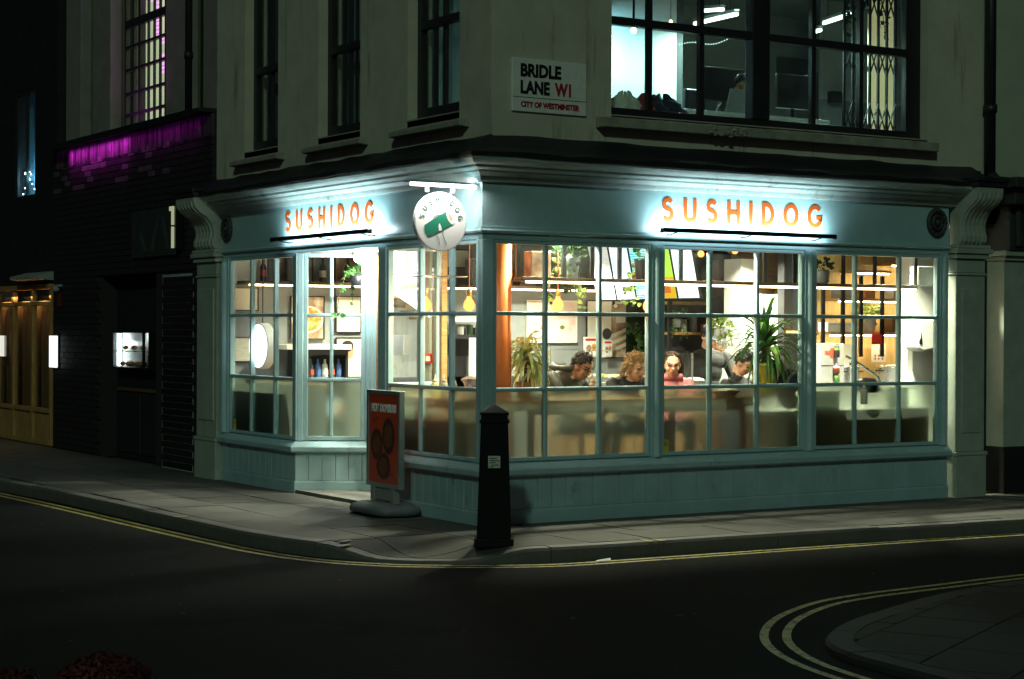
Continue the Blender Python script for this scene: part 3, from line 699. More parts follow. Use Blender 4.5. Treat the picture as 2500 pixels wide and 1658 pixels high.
# ---- lamps and signs fixed to the front
def sign_lamp(name, label, a, b, n, length):
    """slim dark trough on three arms, washing light up the fascia"""
    a, b, n = Vector(a), Vector(b), Vector(n); c = (a+b)/2; t = thing(name, label, 'light', c, group='sign lights under the shop name')
    u = (b-a).normalized(); A_, B_ = a-c, b-c
    mb = MB(); up = Vector((0, 0, 1))
    for off, s in ((-.022, 1), (.022, 1)): mb.obox(n*off+up*.008, u*(length/2), n*.003, up*.016)
    mb.obox(up*-.010, u*(length/2), n*.025, up*.003); mb.obox(u*(length/2+.002), u*.002, n*.025, up*.02); mb.obox(u*-(length/2+.002), u*.002, n*.025, up*.02)
    mb.build('trough', 'dark_metal', t)
    MB().obox(up*-.002, u*(length/2-.01), n*.012, up*.003).build('led_strip', 'led_cold', t)
    for k in (-.42, 0, .42):
        p = u*(length*k); MB().tube([p-up*.012, p-n*.10-up*.03, p-n*.158-up*.02], .006, 6).build('arm', 'dark_metal', t)
    area('lamp', n*-.026+up*.03, (-n+up*.42).normalized(), u, length-.06, .03, 19, (.70, .95, 1.0), t, 160); area('lamp', up*.02, (-n*.25+up).normalized(), u, length-.06, .03, 4.5, (.72, .96, 1.0), t, 150)
    return t
glow('led_cold', (.75, .95, 1.0), 6)
sign_lamp('sign_light', 'slim dark light trough under the orange shop name on the long front', (1.70, -.16, 2.452), (3.65, -.16, 2.452), (0, -1, 0), 1.95)
sign_lamp('sign_light', 'slim dark light trough under the orange shop name on the entrance side', (-.16, 3.70, 2.462), (-.16, 1.66, 2.462), (-1, 0, 0), 2.04)
# round projecting sign
t = thing('hanging_sign', 'round white hanging sign with green roll drawing on bracket at the corner', 'sign', (-.363, .06, 2.0))
MB().lathe([(.232, -.022), (.24, -.016), (.24, .016), (.232, .022)], n=48).build('rim', 'white_sign', t)
o = t.children[0]; o.rotation_euler = (R(90), 0, 0); o.location = (0, 0, .464)
MB().lathe([(.228, .0222), (.228, .0252)], n=48).build('face', 'white_sign', t); o = t.children[1]; o.rotation_euler = (R(90), 0, 0); o.location = (0, 0, .464)
YF = -.0262
def sp(x, z): return (x, YF, .464+z)
for i, ch in enumerate('SUSHIDOG'):
    an = R(168-i*22.3); h = .045; rad = .158; w = GLYPH[ch][0]*h
    mb = MB()
    def pl(a, b, d, an=an, w=w, h=h, rad=rad):
        lx, lz = a*h-w/2, b*h; ca_, sa_ = math.cos(an), math.sin(an)
        return (ca_*(rad+lz)+sa_*lx, YF-.0012*d, .464+sa_*(rad+lz)-ca_*lx)
    glyph(mb, ch, pl, .19); mb.build('letter', 'line_print', t)
def flat_poly(poly, mat, nm, y):
    MB().prism(poly, lambda p: (p[0], YF, .464+p[1]), lambda p: (p[0], y, .464+p[1])).build(nm, mat, t)
th = R(28); ct, st = math.cos(th), math.sin(th)
def rot2(P, dx=0, dz=0, k=1.22): return [(dx+(x*ct-z*st)*k, dz+(x*st+z*ct)*k) for x, z in P]
flat_poly(rot2(arc(-.105, 0, .022, .042, 90, 270, 10)+[(-.035, -.046), (.085, -.048), (.085, .048), (-.035, .046)], -.01, -.012), 'green_print', 'drawn_roll', YF-.001)
flat_poly(rot2(arc(.085, 0, .022, .049, 0, 360, 20)[:-1], -.01, -.012), 'white_sign', 'drawn_roll_end', YF-.002)
flat_poly(rot2(arc(.087, 0, .011, .026, 0, 360, 16)[:-1], -.01, -.012), 'peach_print', 'drawn_filling', YF-.003)
flat_poly([(-.022, -.075), (-.026, -.03), (-.016, -.012), (-.006, -.03), (.008, -.07)], 'white_sign', 'drawn_thumb', YF-.002)
for P in ([(-.048, -.065), (-.042, -.10), (-.022, -.14), (-.018, -.185)], [(.022, -.045), (.012, -.10), (.032, -.145), (.05, -.18)], [(-.05, .035), (-.03, .06), (-.005, .062)], [(-.075, .02), (-.06, .045), (-.04, .048)]):
    MB().tube([(x, YF-.001, .464+z) for x, z in P], .0022, 4).build('drawn_line', 'line_print', t)
mb = MB(); mb.box(-.31, .363, -.022, .022, .772, .79); mb.box(-.31, .32, -.075, .02, .768, .7719)
mb.build('bracket', 'shop_paint', t, bevel=.003)
glow('tube_warm', (1.0, .86, .70), 14)
MB().cyl((-.30, -.06, .752), (.30, -.06, .752), .013, n=10).build('tube_light', 'tube_warm', t)
for x in (-.12, .12): MB().box(x-.014, x+.014, -.012, .012, .70, .768).build('hanger', 'white_sign', t)
area('lamp', (0, -.13, .735), (0, .22, -1), (1, 0, 0), .6, .03, 4.5, (1, .95, .88), t, 170)  # light added ahead of the tube to even out the face
area('lamp', (.02, .03, .742), (.35, .5, -1), (1, 0, 0), .6, .03, 9, (.93, 1, .98), t, 170)
# bulkhead lamp over the entrance
t = thing('entrance_lamp', 'glowing white bulkhead lamp above the entrance door jamb', 'light', (.50, 3.02, 2.26))
MB().box(-.13, .09, -.03, .03, .045, .078).build('mount', 'white_plastic', t, bevel=.004)
glow('bulkhead', (1.0, .98, .92), 22)
o = MB().ball((0, 0, 0), (.10, .045, .045), 16, 10).build('diffuser', 'bulkhead', t, smooth=True); o.location = (-.02, -.035, .01)
o.rotation_euler = (0, 0, R(-32))
point('lamp', (-.06, -.14, -.09), 60, (.93, 1.0, .95), .04, t)
# street name plate
t = thing('street_name_sign', 'white enamel street name plate with black and red lettering', 'sign', (.77, .2, 3.42))
MB().box(-.375, .372, -.022, 0, 0, .445).build('plate', 'enamel', t, bevel=.006)
MB().box(-.367, .364, -.0235, -.0221, .118, .123).build('rule', 'letter_black', t)
tx, tu = (1, 0, 0), (0, 0, 1)
put_text('lettering', 'BRIDLE', .145, 'letter_black', t, (-.295, -.0225, .298), tx, tu, .405, bold=.006)
put_text('lettering', 'LANE', .145, 'letter_black', t, (-.295, -.0225, .156), tx, tu, .29, bold=.006)
put_text('lettering', 'W1', .145, 'letter_red', t, (.045, -.0225, .156), tx, tu, .165, bold=.006)
put_text('lettering', 'CITY OF WESTMINSTER', .062, 'letter_red', t, (-.292, -.0225, .042), tx, tu, .59, bold=.003)

# ------------------------------------------------------------------ neighbours
M('brick_dark', (.06, .045, .05), .55, var=.45, scale=18, bump=.4, bscale=60)
M('brick_plum', (.10, .07, .09), .6, var=.5, scale=14, bump=.5, bscale=60)
M('brick_soot', (.018, .015, .016), .6, var=.5, scale=12, bump=.5, bscale=60)
M('mortar_dark', (.018, .017, .017), .9, var=.3)
M('mortar_pale', (.34, .38, .37), .9, var=.3)
M('brick_glazed', (.008, .009, .010), .25, var=.3)
M('column_paint', (.24, .22, .20), .75, var=.18, scale=5, bump=.25, bscale=50)
M('reveal_paint', (.13, .15, .07), .8, var=.25, scale=5)
M('black_render', (.012, .012, .014), .6, var=.4)
wood('gold_oak', (.46, .27, .09), (.28, .15, .045), sc_=(12, 12, 1.5))
N1 = thing('brick_building', 'dark brick building left of the shop with purple lit brick band', 'building', (.15, 6, 0))
X = 0.0                                                  # wall face in the thing's own coordinates (x), y runs from the shop
def wy(y): return y-6
holes = [(wy(7.66), wy(9.50), -.02, 2.25), (wy(6.52), wy(7.46), -.02, 2.22)]
pierced_wall('wall', 'y', wy(5.945), wy(11.36), -.02, 3.955, .028, .4, holes, 'mortar_dark', N1)
fld = MB(); lit = []; gap = .009
def brick_box(y0, z0, w, h): return (y0+gap/2, y0+w-gap/2, z0+gap/2, z0+h-gap/2)
z = 0.0; r = 0
while z < 3.70:
    y = wy(5.95)-(.1125 if r % 2 else 0)
    while y < wy(11.35):
        a, b = max(y, wy(5.95)), min(y+.225, wy(11.35)); inhole = any(a < h[1] and b > h[0] and z < h[3] for h in holes)
        if b-a > .03 and not inhole:
            if z > 3.37 and wy(7.3) < (a+b)/2 < wy(11.4): lit.append((a, b, z))
            else: fld.box(random.uniform(0, .006), .03, a+gap/2, b-gap/2, z+gap/2, z+.075-gap/2)
        y += .225
    z += .075; r += 1
fo = fld.build('brick_field', 'brick_soot', N1); fo['kind'] = 'stuff'
for a, b, z in lit: MB().box(random.uniform(-.004, .007), .03, a+gap/2, b-gap/2, z+gap/2, z+.075-gap/2).build('brick', random.choice(('brick_soot', 'brick_soot', 'brick_soot', 'brick_plum')), N1)
y = wy(5.95)
while y < wy(11.28):                                       # soldier course along the top
    MB().box(random.uniform(-.008, .004), .03, y+.004, y+.071, 3.705, 3.945).build('brick', random.choice(('brick_dark', 'brick_dark', 'brick_soot', 'brick_plum')), N1); y += .075
MB().box(-.15, .4, wy(5.95), wy(11.36), 3.956, 4.0).build('coping', 'lead', N1, bevel=.004)
# black glazed brick pier with pale joints
gz = MB().box(.025, .4, wy(6.525), wy(7.455), -.02, 2.215).build('glazed_pier', 'mortar_pale', N1)
for r in range(29):
    y = wy(6.53)-(.11 if r % 2 else 0)
    while y < wy(7.45):
        a, b = max(y, wy(6.53)), min(y+.225, wy(7.45))
        if b-a > .03: MB().box(.018, .03, a+.004, b-.004, r*.0755+.003, r*.0755+.0715).build('brick', 'brick_glazed', gz)
        y += .225
# doorway with panelled door and dim board above
dr = MB().box(.22, .28, wy(7.66), wy(9.50), -.02, 2.25).build('doorway', 'black_render', N1)
for y0, y1 in ((7.86, 8.55), (8.62, 9.33)):
    MB().box(.195, .219, wy(y0), wy(y1), .06, .80).build('door_panel', 'black_frame', dr, bevel=.008)
MB().box(.19, .219, wy(7.80), wy(9.40), .82, .86).build('door_rail', 'oak_dark', dr, bevel=.005)
bd = MB().box(-.03, .03, wy(6.93), wy(8.33), 2.43, 2.99)
bd = bd.build('sign_board', 'carved_dark', N1, bevel=.006)
M('dim_print', (.05, .06, .055), .7, var=.2)
for P in ([(7.1, 2.5), (7.3, 2.9), (7.36, 2.9), (7.2, 2.5)], [(7.4, 2.9), (7.6, 2.5), (7.72, 2.5), (7.48, 2.9)], [(7.8, 2.5), (8.05, 2.75), (8.05, 2.65), (7.9, 2.5)]):
    MB().prism(P, lambda p: (-.0305, wy(p[0]), p[1]), lambda p: (-.034, wy(p[0]), p[1])).build('painted_mark', 'dim_print', bd)
# pilastered storey above, with tall small-paned window
MB().box(.25, .5, wy(5.95), wy(7.58), 4.0, 7.5).build('wall', 'reveal_paint', N1)
MB().box(.25, .5, wy(8.92), wy(11.36), 4.0, 7.5).build('wall', 'reveal_paint', N1)
for a, b in ((10.55, 11.14), (9.43, 10.10), (6.94, 7.58), (5.95, 6.45)):
    MB().box(.10, .249, wy(a), wy(b), 4.0, 7.5).build('pilaster', 'column_paint', N1, bevel=.012)
mb = MB(); YS = (7.585, 7.79, 7.99, 8.19, 8.40, 8.65, 8.91)
mb.box(.10, .15, wy(7.585), wy(7.61), 4.0, 7.5); mb.box(.10, .15, wy(8.88), wy(8.92), 4.0, 7.5); mb.box(.09, .16, wy(8.37), wy(8.44), 4.0, 7.5)
w = mb.build('small_paned_window', 'black_frame', N1)
for y in (7.80, 7.99, 8.18, 8.65): MB().box(.11, .14, wy(y)-.011, wy(y)+.011, 4.0, 7.5).build('glazing_bar', 'black_frame', w)
for z, h in ((5.31, .05), (5.03, .016), (4.75, .016), (4.46, .016), (4.20, .016)): MB().box(.098, .144, wy(7.611), wy(8.879), z-h, z+h).build('glazing_bar', 'black_frame', w)
for i in range(6):
    a, b = YS[i]+.014, YS[i+1]-.014; zz = (4.0, 4.2, 4.46, 4.75, 5.03, 5.31, 6.4)
    for k in range(6): MB().box(.124, .127, wy(a), wy(b), zz[k]+.01, zz[k+1]-.01).build('pane', 'upper_glass', w)
# curtain and blind slats glow themselves for the room light and purple neon
cu = MB(); n = 60
for i in range(n):
    y0 = wy(7.45)+i*(1.6/n); cu.add([(.30+.02*math.sin(i*.9), y0, 3.95), (.30+.02*math.sin((i+1)*.9), y0+1.6/n, 3.95), (.30+.02*math.sin((i+1)*.9), y0+1.6/n, 7), (.30+.02*math.sin(i*.9), y0, 7)], [(0, 1, 2, 3)])
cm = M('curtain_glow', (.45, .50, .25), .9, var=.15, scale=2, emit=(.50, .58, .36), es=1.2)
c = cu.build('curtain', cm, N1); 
glow('slat_glow', (1.0, .35, 1.0), 2.2)
for k in range(26):
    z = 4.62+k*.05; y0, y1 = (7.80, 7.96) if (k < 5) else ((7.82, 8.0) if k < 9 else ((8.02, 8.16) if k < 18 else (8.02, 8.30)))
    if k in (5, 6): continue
    MB().box(.20, .205, wy(y0), wy(y1), z, z+.028).build('glowing_slat', 'slat_glow', N1)
MB().box(.5, .9, wy(7.3), wy(9.2), 3.9, 7.3).build('room_back', 'grey_wall', N1)
# purple floodlight above the brick band
t = thing('purple_strip_light', 'purple strip light tucked under the coping washing down the brick band', 'light', (.15, 9.1, 3.93))
MB().box(-.162, -.151, -2.9, 2.2, -.012, .07).build('shield', 'dark_metal', t)
glow('purple_led', (.75, .05, 1.0), 1.5)
MB().box(-.148, -.135, -2.8, 2.1, .012, .022).build('lens', 'purple_led', t)
area('lamp', (-.135, .45, .006), (1.0, 0, -1), (0, 1, 0), 2.2, .02, 6.5, (.80, .04, .80), t, 70)
area('lamp', (-.135, -.6, .006), (1.0, 0, -1), (0, 1, 0), 4.4, .02, 2.0, (.80, .04, .80), t, 70)
area('lamp', (-.13, -.75, .10), (.30, 0, 1), (0, 1, 0), .7, .02, 2.5, (.80, .04, .85), t, 150)
# lit display case in the doorway
t = thing('display_case', 'brightly lit glass display case in the dark doorway', 'display case', (.24, 8.62, 1.10))
mb = MB(); mb.box(-.02, .10, -.62, -.60, 0, .46); mb.box(-.02, .10, .60, .62, 0, .46); mb.box(-.02, .10, -.60, .60, 0, .02); mb.box(-.02, .10, -.60, .60, .44, .46); mb.box(-.02, .0, -.45, -.40, .02, .44)
mb.build('frame', 'dark_metal', t); MB().box(.10, .115, -.62, .62, 0, .46).build('back', 'white_plastic', t)
MB().box(.0, .09, -.60, .60, .21, .222).build('shelf', 'steel', t)
glow('case_lamp', (.85, 1.0, 1.0), 9); MB().box(.02, .05, .50, .57, .03, .43).build('lamp_tube', 'case_lamp', t)
point('lamp', (.04, .40, .3), 1.6, (.85, 1.0, 1.0), .03, t); point('lamp', (.04, -.3, .40), .7, (.85, 1.0, 1.0), .03, t)
M('bun', (.42, .18, .06), .6, var=.3)
for i in range(11): MB().ball((.05, -.55+i*.1, .06+(.0 if i % 3 else .2)), (.035, .05, .03), 10, 7).build('bun', 'bun', t, smooth=True)
MB().box(-.018, -.014, -.60, .60, .02, .44).build('pane', 'clear_glass', t)
t = thing('light_strip', 'pale vertical light strip on dark wall beside the shop pilaster', 'light', (.02, 6.78, 2.5), group='pale light strips on the dark building')
glow('strip_pale', (.92, 1.0, .62), .38)
MB().box(0, .02, -.022, .022, 0, .24).build('lower_tube', 'strip_pale', t); MB().box(0, .02, -.022, .022, .26, .47).build('upper_tube', 'strip_pale', t); MB().box(0, .02, .05, .085, .42, .47).build('bracket_tube', 'strip_pale', t); MB().box(.03, .12, -.04, .04, 0, .47).build('backing', 'dark_metal', t)
t = thing('lit_panel', 'small glowing white panel on the brick beside the golden shopfront', 'light', (.10, 11.22, 1.07))
glow('panel_white', (.90, 1.0, 1.0), 1.6); MB().box(0, .03, -.13, .13, 0, .42).build('face', 'panel_white', t); MB().box(.031, .06, -.15, .15, -.02, .44).build('casing', 'dark_metal', t)
t = thing('security_camera', 'pale wall camera on the brick above the glowing panel', 'camera', (.15, 11.05, 2.14))
MB().box(-.06, 0, -.09, .09, 0, .03).build('bracket', 'pot_grey', t); MB().cyl((-.05, 0, -.06), (-.05, 0, 0), .05, n=14).build('dome', 'pot_grey', t, smooth=True); MB().box(-.03, 0, -.05, .05, -.26, -.08).build('plate', 'red_steel', t)
# drain pipes
def pipe(name, lab, x, y, z0, z1, r, col_='black_frame'):
    t = thing(name, lab, 'pipe', (x, y, z0)); MB().cyl((0, 0, 0), (0, 0, z1-z0), r, n=12).build('pipe', col_, t, smooth=True)
    k = .6
    while k < z1-z0: MB().cyl((0, 0, k), (0, 0, k+.08), r*1.25, n=12).build('collar', col_, t, smooth=True); k += 1.5
    return t
pipe('drain_pipe', 'thin dark drainpipe between the brick building and the shop', .06, 6.40, 3.98, 7.5, .04)
t = pipe('drain_pipe', 'dark drainpipe at the right end of the cream wall', 5.94, .13, 3.16, 6.5, .055)
MB().tube([(0, 0, 0), (.04, -.06, -.08), (.10, -.2, -.16), (.11, -.24, -.30)], .055, 10).build('bend', 'black_frame', t, smooth=True)

# far left building: golden oak shopfront, blue lit window
N2 = thing('dark_building', 'black fronted building at far left above the golden shopfront', 'building', (.15, 11.37, 0))
def vy(y): return y-11.37
pierced_wall('wall', 'y', 0, vy(22), -.02, 8, .06, .4, [(vy(11.5), vy(15.4), -.02, 2.2), (vy(12.30), vy(13.22), 3.40, 4.93)], 'black_render', N2)
def frame_part(y0, y1, z0, z1, x0=.02, x1=.09): return MB().box(x0, x1, vy(y0), vy(y1), z0, z1)
gs = frame_part(11.5, 15.4, 2.12, 2.19, 0, .12).build('shopfront', 'gold_oak', N2, bevel=.006)
ys = (11.5, 12.30, 13.18, 13.95, 14.75)
for y in ys: frame_part(y, y+.075, .0, 2.119).build('upright', 'gold_oak', gs, bevel=.008)
for a, b in zip(ys, ys[1:]):
    for z0, z1 in ((1.90, 1.96), (.44, .50), (.0, .07)): frame_part(a+.076, b-.001, z0, z1).build('rail', 'gold_oak', gs, bevel=.006)
    frame_part(a+.076, b-.001, .071, .439, .055, .075).build('lower_panel', 'gold_oak', gs)
    frame_part(a+.076, b-.001, 1.961, 2.119, .05, .055).build('pane', 'upper_glass', gs); frame_part(a+.076, b-.001, .501, 1.899, .05, .055).build('pane', 'clear_glass', gs)
cu = MB(); n = 150
for i in range(n):
    y0, y1 = vy(11.45)+i*4/n, vy(11.45)+(i+1)*4/n; f0, f1 = .22+.035*math.sin(i*.8), .22+.035*math.sin((i+1)*.8)
    cu.add([(f0, y0, .1), (f1, y1, .1), (f1, y1, 1.93), (f0, y0, 1.93)], [(0, 1, 2, 3)])
M('amber_curtain', (.14, .07, .02), .9, var=.2)
cu.build('curtain', 'amber_curtain', N2, smooth=True)
MB().box(.8, .9, 0, vy(15.5), 0, 2.3).build('back_wall', 'dark_wall', N2)
for i, y in enumerate((11.75, 12.55, 13.4, 14.3)):
    t = thing('display_lamp', 'warm downlight glowing at the top of the golden shopfront, %s bay' % ('nearest', 'second', 'third', 'farthest')[i], 'light', (.26, y, 2.05), group='golden shopfront lamps')
    MB().cyl((0, 0, 0), (0, 0, .06), .035, n=12).build('housing', 'dark_metal', t); glow('warm_spot%d' % i, (1, .72, .3), 30); MB().cyl((0, 0, -.003), (0, 0, -.001), .028, n=12).build('lens', 'warm_spot%d' % i, t)
    area('lamp', (-.06, 0, -.02), (.12, 0, -1), (0, 1, 0), .5, .08, 4, (1, .66, .28), t, 150)
mb = MB(); mb.prism([(.0, 2.24), (-.16, 2.26), (-.16, 2.30), (.06, 2.36), (.06, 2.24)], lambda p: (p[0], vy(11.5), p[1]), lambda p: (p[0], vy(12.75), p[1])); mb.build('canopy', 'pot_grey', N2)
t = thing('notice', 'small white notice glowing on the golden shopfront glass', 'notice', (.185, 13.78, 1.18)); glow('notice_white', (1, 1, .85), .8); MB().box(0, .006, -.11, .11, 0, .30).build('sheet', 'notice_white', t)
# blue lit window with fairy lights
w = MB()
for a, b, c, d in ((12.30, 12.36, 3.40, 4.93), (13.16, 13.22, 3.40, 4.93), (12.36, 13.16, 3.40, 3.45), (12.36, 13.16, 4.88, 4.93), (12.74, 12.77, 3.45, 4.88)): w.box(.07, .11, vy(a), vy(b), c, d)
w = w.build('blue_window', 'black_frame', N2)
M('blue_blind', (.16, .40, .55), .9, var=.3, scale=3)
MB().box(.24, .245, vy(12.1), vy(13.4), 3.3, 5.0).build('blind', 'blue_blind', w); MB().box(.09, .094, vy(12.35), vy(13.17), 3.445, 4.885).build('pane', 'upper_glass', w)
MB().box(.26, .8, vy(12.0), vy(13.5), 3.2, 5.1).build('room_back', 'dark_wall', N2)
t = thing('fairy_lights', 'tangle of pale blue fairy lights at the foot of the dim window', 'fairy lights', (.33, 12.75, 3.46))
glow('fairy', (.55, .85, 1.0), 16); 
pts = [(-.02+random.uniform(-.03, .02), .42-.04*i+random.uniform(-.05, .05) if i < 12 else -.28+random.uniform(-.08, .08), .04+abs(math.sin(i*1.7))*.30) for i in range(24)]
MB().tube(pts, .003, 4).build('wire', 'dark_metal', t)
for p in pts: MB().ball(p, .010, 8, 6).build('bulb', 'fairy', t)
point('lamp', (-.05, 0, .25), 14.0, (.35, .75, 1.0), .05, t)

# right neighbour: pale painted shopfront pier, black plinth, dark cornice
N3 = thing('pale_building', 'pale painted neighbouring building beyond the drainpipe at right', 'building', (5.9, 0, 0))
M('pale_wall', (.40, .44, .34), .8, var=.14, scale=3, bump=.25, bscale=80)
MB().box(.0, 9, .201, .6, 3.15, 6.4).build('wall', 'pale_wall', N3)
MB().box(-.21, 9, .25, .6, -.02, 3.149).build('recess', 'black_render', N3)  # recess coloured black for the shadow in the gap
pl = MB().box(.13, 9, .02, .249, .46, 2.3).build('pier', 'pilaster_paint', N3, bevel=.006)
MB().box(.12, 9, .0, .249, -.02, .458).build('plinth', 'black_render', N3, bevel=.006)
mb = MB(); mb.box(.11, 9, -.01, .249, 2.302, 2.345); mb.box(.08, 9, -.05, .249, 2.347, 2.40); mb.build('capital', 'pilaster_paint', N3, bevel=.006)
mb = MB(); mb.box(.10, 9, -.08, .249, 2.402, 2.84); mb.box(.02, 9, -.22, .249, 2.842, 3.0); mb.box(-.05, 9, -.30, .20, 3.002, 3.10); mb.build('cornice', 'carved_dark', N3, bevel=.01)
for k in range(6): MB().box(.16+k*.09, .22+k*.09, -.13, -.081, 2.44, 2.82).build('carved_rib', 'carved_dark', N3, bevel=.01)

# ------------------------------------------------------------------ street furniture
t = thing('bollard', 'black square bollard with pyramid cap and pale sticker at the kerb corner', 'bollard', (-.50, -1.02, drop(-.5, -1.02)-.01), R(-32))
def sq(w, z): return [(-w, -w, z), (w, -w, z), (w, w, z), (-w, w, z)]
def stack(mb, rings):
    V = [p for r in rings for p in r]; Fc = [(i*4+j, i*4+(j+1) % 4, i*4+4+(j+1) % 4, i*4+4+j) for i in range(len(rings)-1) for j in range(4)]+[(3, 2, 1, 0), tuple(range(len(V)-4, len(V)))]
    return mb.add(V, Fc)
stack(MB(), [sq(.132, 0), sq(.128, .10), sq(.100, .985)]).build('post', 'bollard_black', t, bevel=.006)
stack(MB(), [sq(.108, .986), sq(.108, 1.005), sq(.004, 1.065)]).build('cap', 'bollard_black', t, bevel=.003)
s = MB().box(-.045, .045, -.127, -.1215, .60, .69).build('sticker', 'sticker', t); s.rotation_euler = (R(1.8), 0, 0)
stack(MB(), [sq(.112, .925), sq(.112, .950)]).build('collar', 'bollard_black', t, bevel=.006)
stack(MB(), [sq(.150, 0), sq(.146, .07)]).build('foot', 'bollard_black', t, bevel=.01)
M('sticker_ink', (.07, .08, .07), .7, var=.4, scale=80)
for k, (a, b, z) in enumerate(((-.035, .02, .672), (-.035, .036, .655), (-.035, .01, .640), (-.02, .036, .622), (-.035, -.005, .61))):
    o = MB().box(a, b, -.1282, -.1272, z-.004, z+.003).build('printed_line', 'sticker_ink', s)
# pale flecks scattered over the tarmac
mb = MB(); rr = random.Random(77)
for k in range(220):
    x, y = rr.uniform(-7, 5), rr.uniform(-8, 6)
    if x > -2.0 and y > -1.8: continue
    if x > -1.4 and y < -4.1: continue
    a, w, l = rr.uniform(0, 3.1), rr.uniform(.003, .010), rr.uniform(.006, .03); c, s_ = math.cos(a), math.sin(a)
    mb.add([(x-c*l+s_*w, y-s_*l-c*w, -.107), (x+c*l+s_*w, y+s_*l-c*w, -.106), (x+c*l-s_*w, y+s_*l+c*w, -.107), (x-c*l-s_*w, y-s_*l+c*w, -.105)], [(0, 1, 2, 3)])
tag(mb.build('road_flecks', 'slab'), 'pale flecks scattered over the dark road', 'grit', kind='stuff')
# pavement advertising stand
t = thing('pavement_sign', 'red poster stand on grey moulded base outside the entrance', 'sign stand', (-.22, 1.24, 0), R(-3))
ya, yb = -.335, .335
M('alu', (.36, .42, .42), .35, .7, var=.12)
mb = MB(); mb.box(-.025, .025, ya, ya+.035, .235, 1.07); mb.box(-.025, .025, yb-.035, yb, .235, 1.07); mb.box(-.025, .025, ya+.035, yb-.035, .235, .27); mb.box(-.025, .025, ya+.035, yb-.035, 1.035, 1.07); mb.build('frame', 'alu', t, bevel=.004)
M('poster_red', (.56, .065, .025), .35, var=.10, scale=4)
po = MB().box(-.014, .014, ya+.033, yb-.033, .268, 1.037).build('poster', 'poster_red', t)
put_text('lettering', 'HOT DONBURI', .095, 'white_paper', po, (-.0145, 0, .885), (0, -1, 0), (0, 0, 1), .49, bold=.004, align='C')
M('bowl_dark', (.07, .022, .016), .5, var=.3); M('bowl_rim', (.22, .06, .035), .5, var=.3); M('bowl_food', (.20, .06, .02), .6, var=.6, scale=30)
for cy, cz, ry, rz in ((.14, .60, .125, .14), (-.10, .68, .13, .16), (.0, .42, .14, .12)):
    for k, (f, m_) in enumerate(((1, 'bowl_rim'), (.93, 'bowl_dark'), (.62, 'bowl_food'))):
        MB().prism([(max(ya+.036, min(yb-.036, cy+ry*f*math.cos(2*math.pi*i/28))), cz+rz*f*math.sin(2*math.pi*i/28)) for i in range(28)], lambda p: (-.0142-.0012*(3*(cz*10 % 3)+k)*.4, p[0], p[1]), lambda p: (-.0146-.0012*(3*(cz*10 % 3)+k+1)*.4, p[0], p[1])).build(('printed_rim', 'printed_bowl', 'printed_food')[k], m_, po)
for a, b in (((.22, .80), (.10, .845)), ((.22, .79), (.10, .83)), ((-.10, .42), (-.26, .30))):
    MB().bar((-.0165, a[0], a[1]), (-.0165, b[0], b[1]), .004, .003).build('printed_chopstick', 'bowl_rim', po)
for y in (-.20, .20): MB().box(-.03, .03, y-.035, y+.035, .10, .2345).build('leg', 'grey_plastic', t, bevel=.004)
MB().box(-.02, .02, -.16, .16, .12, .22).build('brace', 'grey_plastic', t, bevel=.006)
bm_ = MB(); V = []; rings = [(1.0, -.0), (1.04, .025), (1.0, .065), (.80, .095), (.45, .105), (.0, .106)]; n = 36
for f, z in rings:
    for i in range(n):
        a = 2*math.pi*i/n; ex = math.copysign(abs(math.cos(a))**.6, math.cos(a))*.235; ey = math.copysign(abs(math.sin(a))**.6, math.sin(a))*.36
        lift = .028*(abs(math.cos(a))**2) if z < .03 else 0; V.append((ex*f, ey*f, z+.008+lift*.5))
bm_.add(V, [(i*n+j, i*n+(j+1) % n, i*n+n+(j+1) % n, i*n+n+j) for i in range(len(rings)-1) for j in range(n)]+[tuple(range(n-1, -1, -1))])
M('base_grey', (.09, .11, .11), .6, var=.25)
bm_.build('base', 'base_grey', t, smooth=True)
# red foliage mounds in a planter at the near left, close to the camera
M('red_leaf', (.085, .012, .013), .7, var=.4, scale=30)
for k, (px_, lab) in enumerate((((-6.364, -8.963, 0.845), 'rounded dark red shrub near the camera at the lower left'), ((-6.481, -8.654, 0.787), 'dark red shrub cut off by the lower left corner of the picture'))):
    t = thing('red_shrub', lab, 'shrub', (px_[0], px_[1], -.11), group='dark red shrubs beside the camera')
    h = px_[2]+(.150, .135)[k]; mb = MB()
    stack(MB(), [sq(.16, 0), sq(.19, h-.30)]).build('planter', 'dark_metal', t, bevel=.01)
    MB().cyl((0, 0, h-.31), (0, 0, h-.1), .03, .02, 8).build('stem', 'stem', t)
    for i in range(2600):
        u, v = random.uniform(-1, 1), random.uniform(0, 2*math.pi); q = math.sqrt(1-u*u); r_ = .125*random.uniform(.86, 1.03)
        d = Vector((q*math.cos(v), q*math.sin(v), u)); p = Vector((0, 0, h-.115))+Vector((d.x*r_, d.y*r_, d.z*r_*.95)); e = d.orthogonal().normalized(); e = (Matrix.Rotation(random.uniform(0, 6.3), 3, d) @ e)
        s_ = random.uniform(.006, .012); g = d.cross(e)
        mb.add([p-e*s_*.5, p+d*s_*.7+g*s_, p+e*s_*.5+d*s_*.4, p-g*s_*.6], [(0, 1, 2), (0, 2, 3)])
    mb.ball((0, 0, h-.115), (.112, .112, .106), 14, 10)
    c = mb.build('crown', 'red_leaf', t)

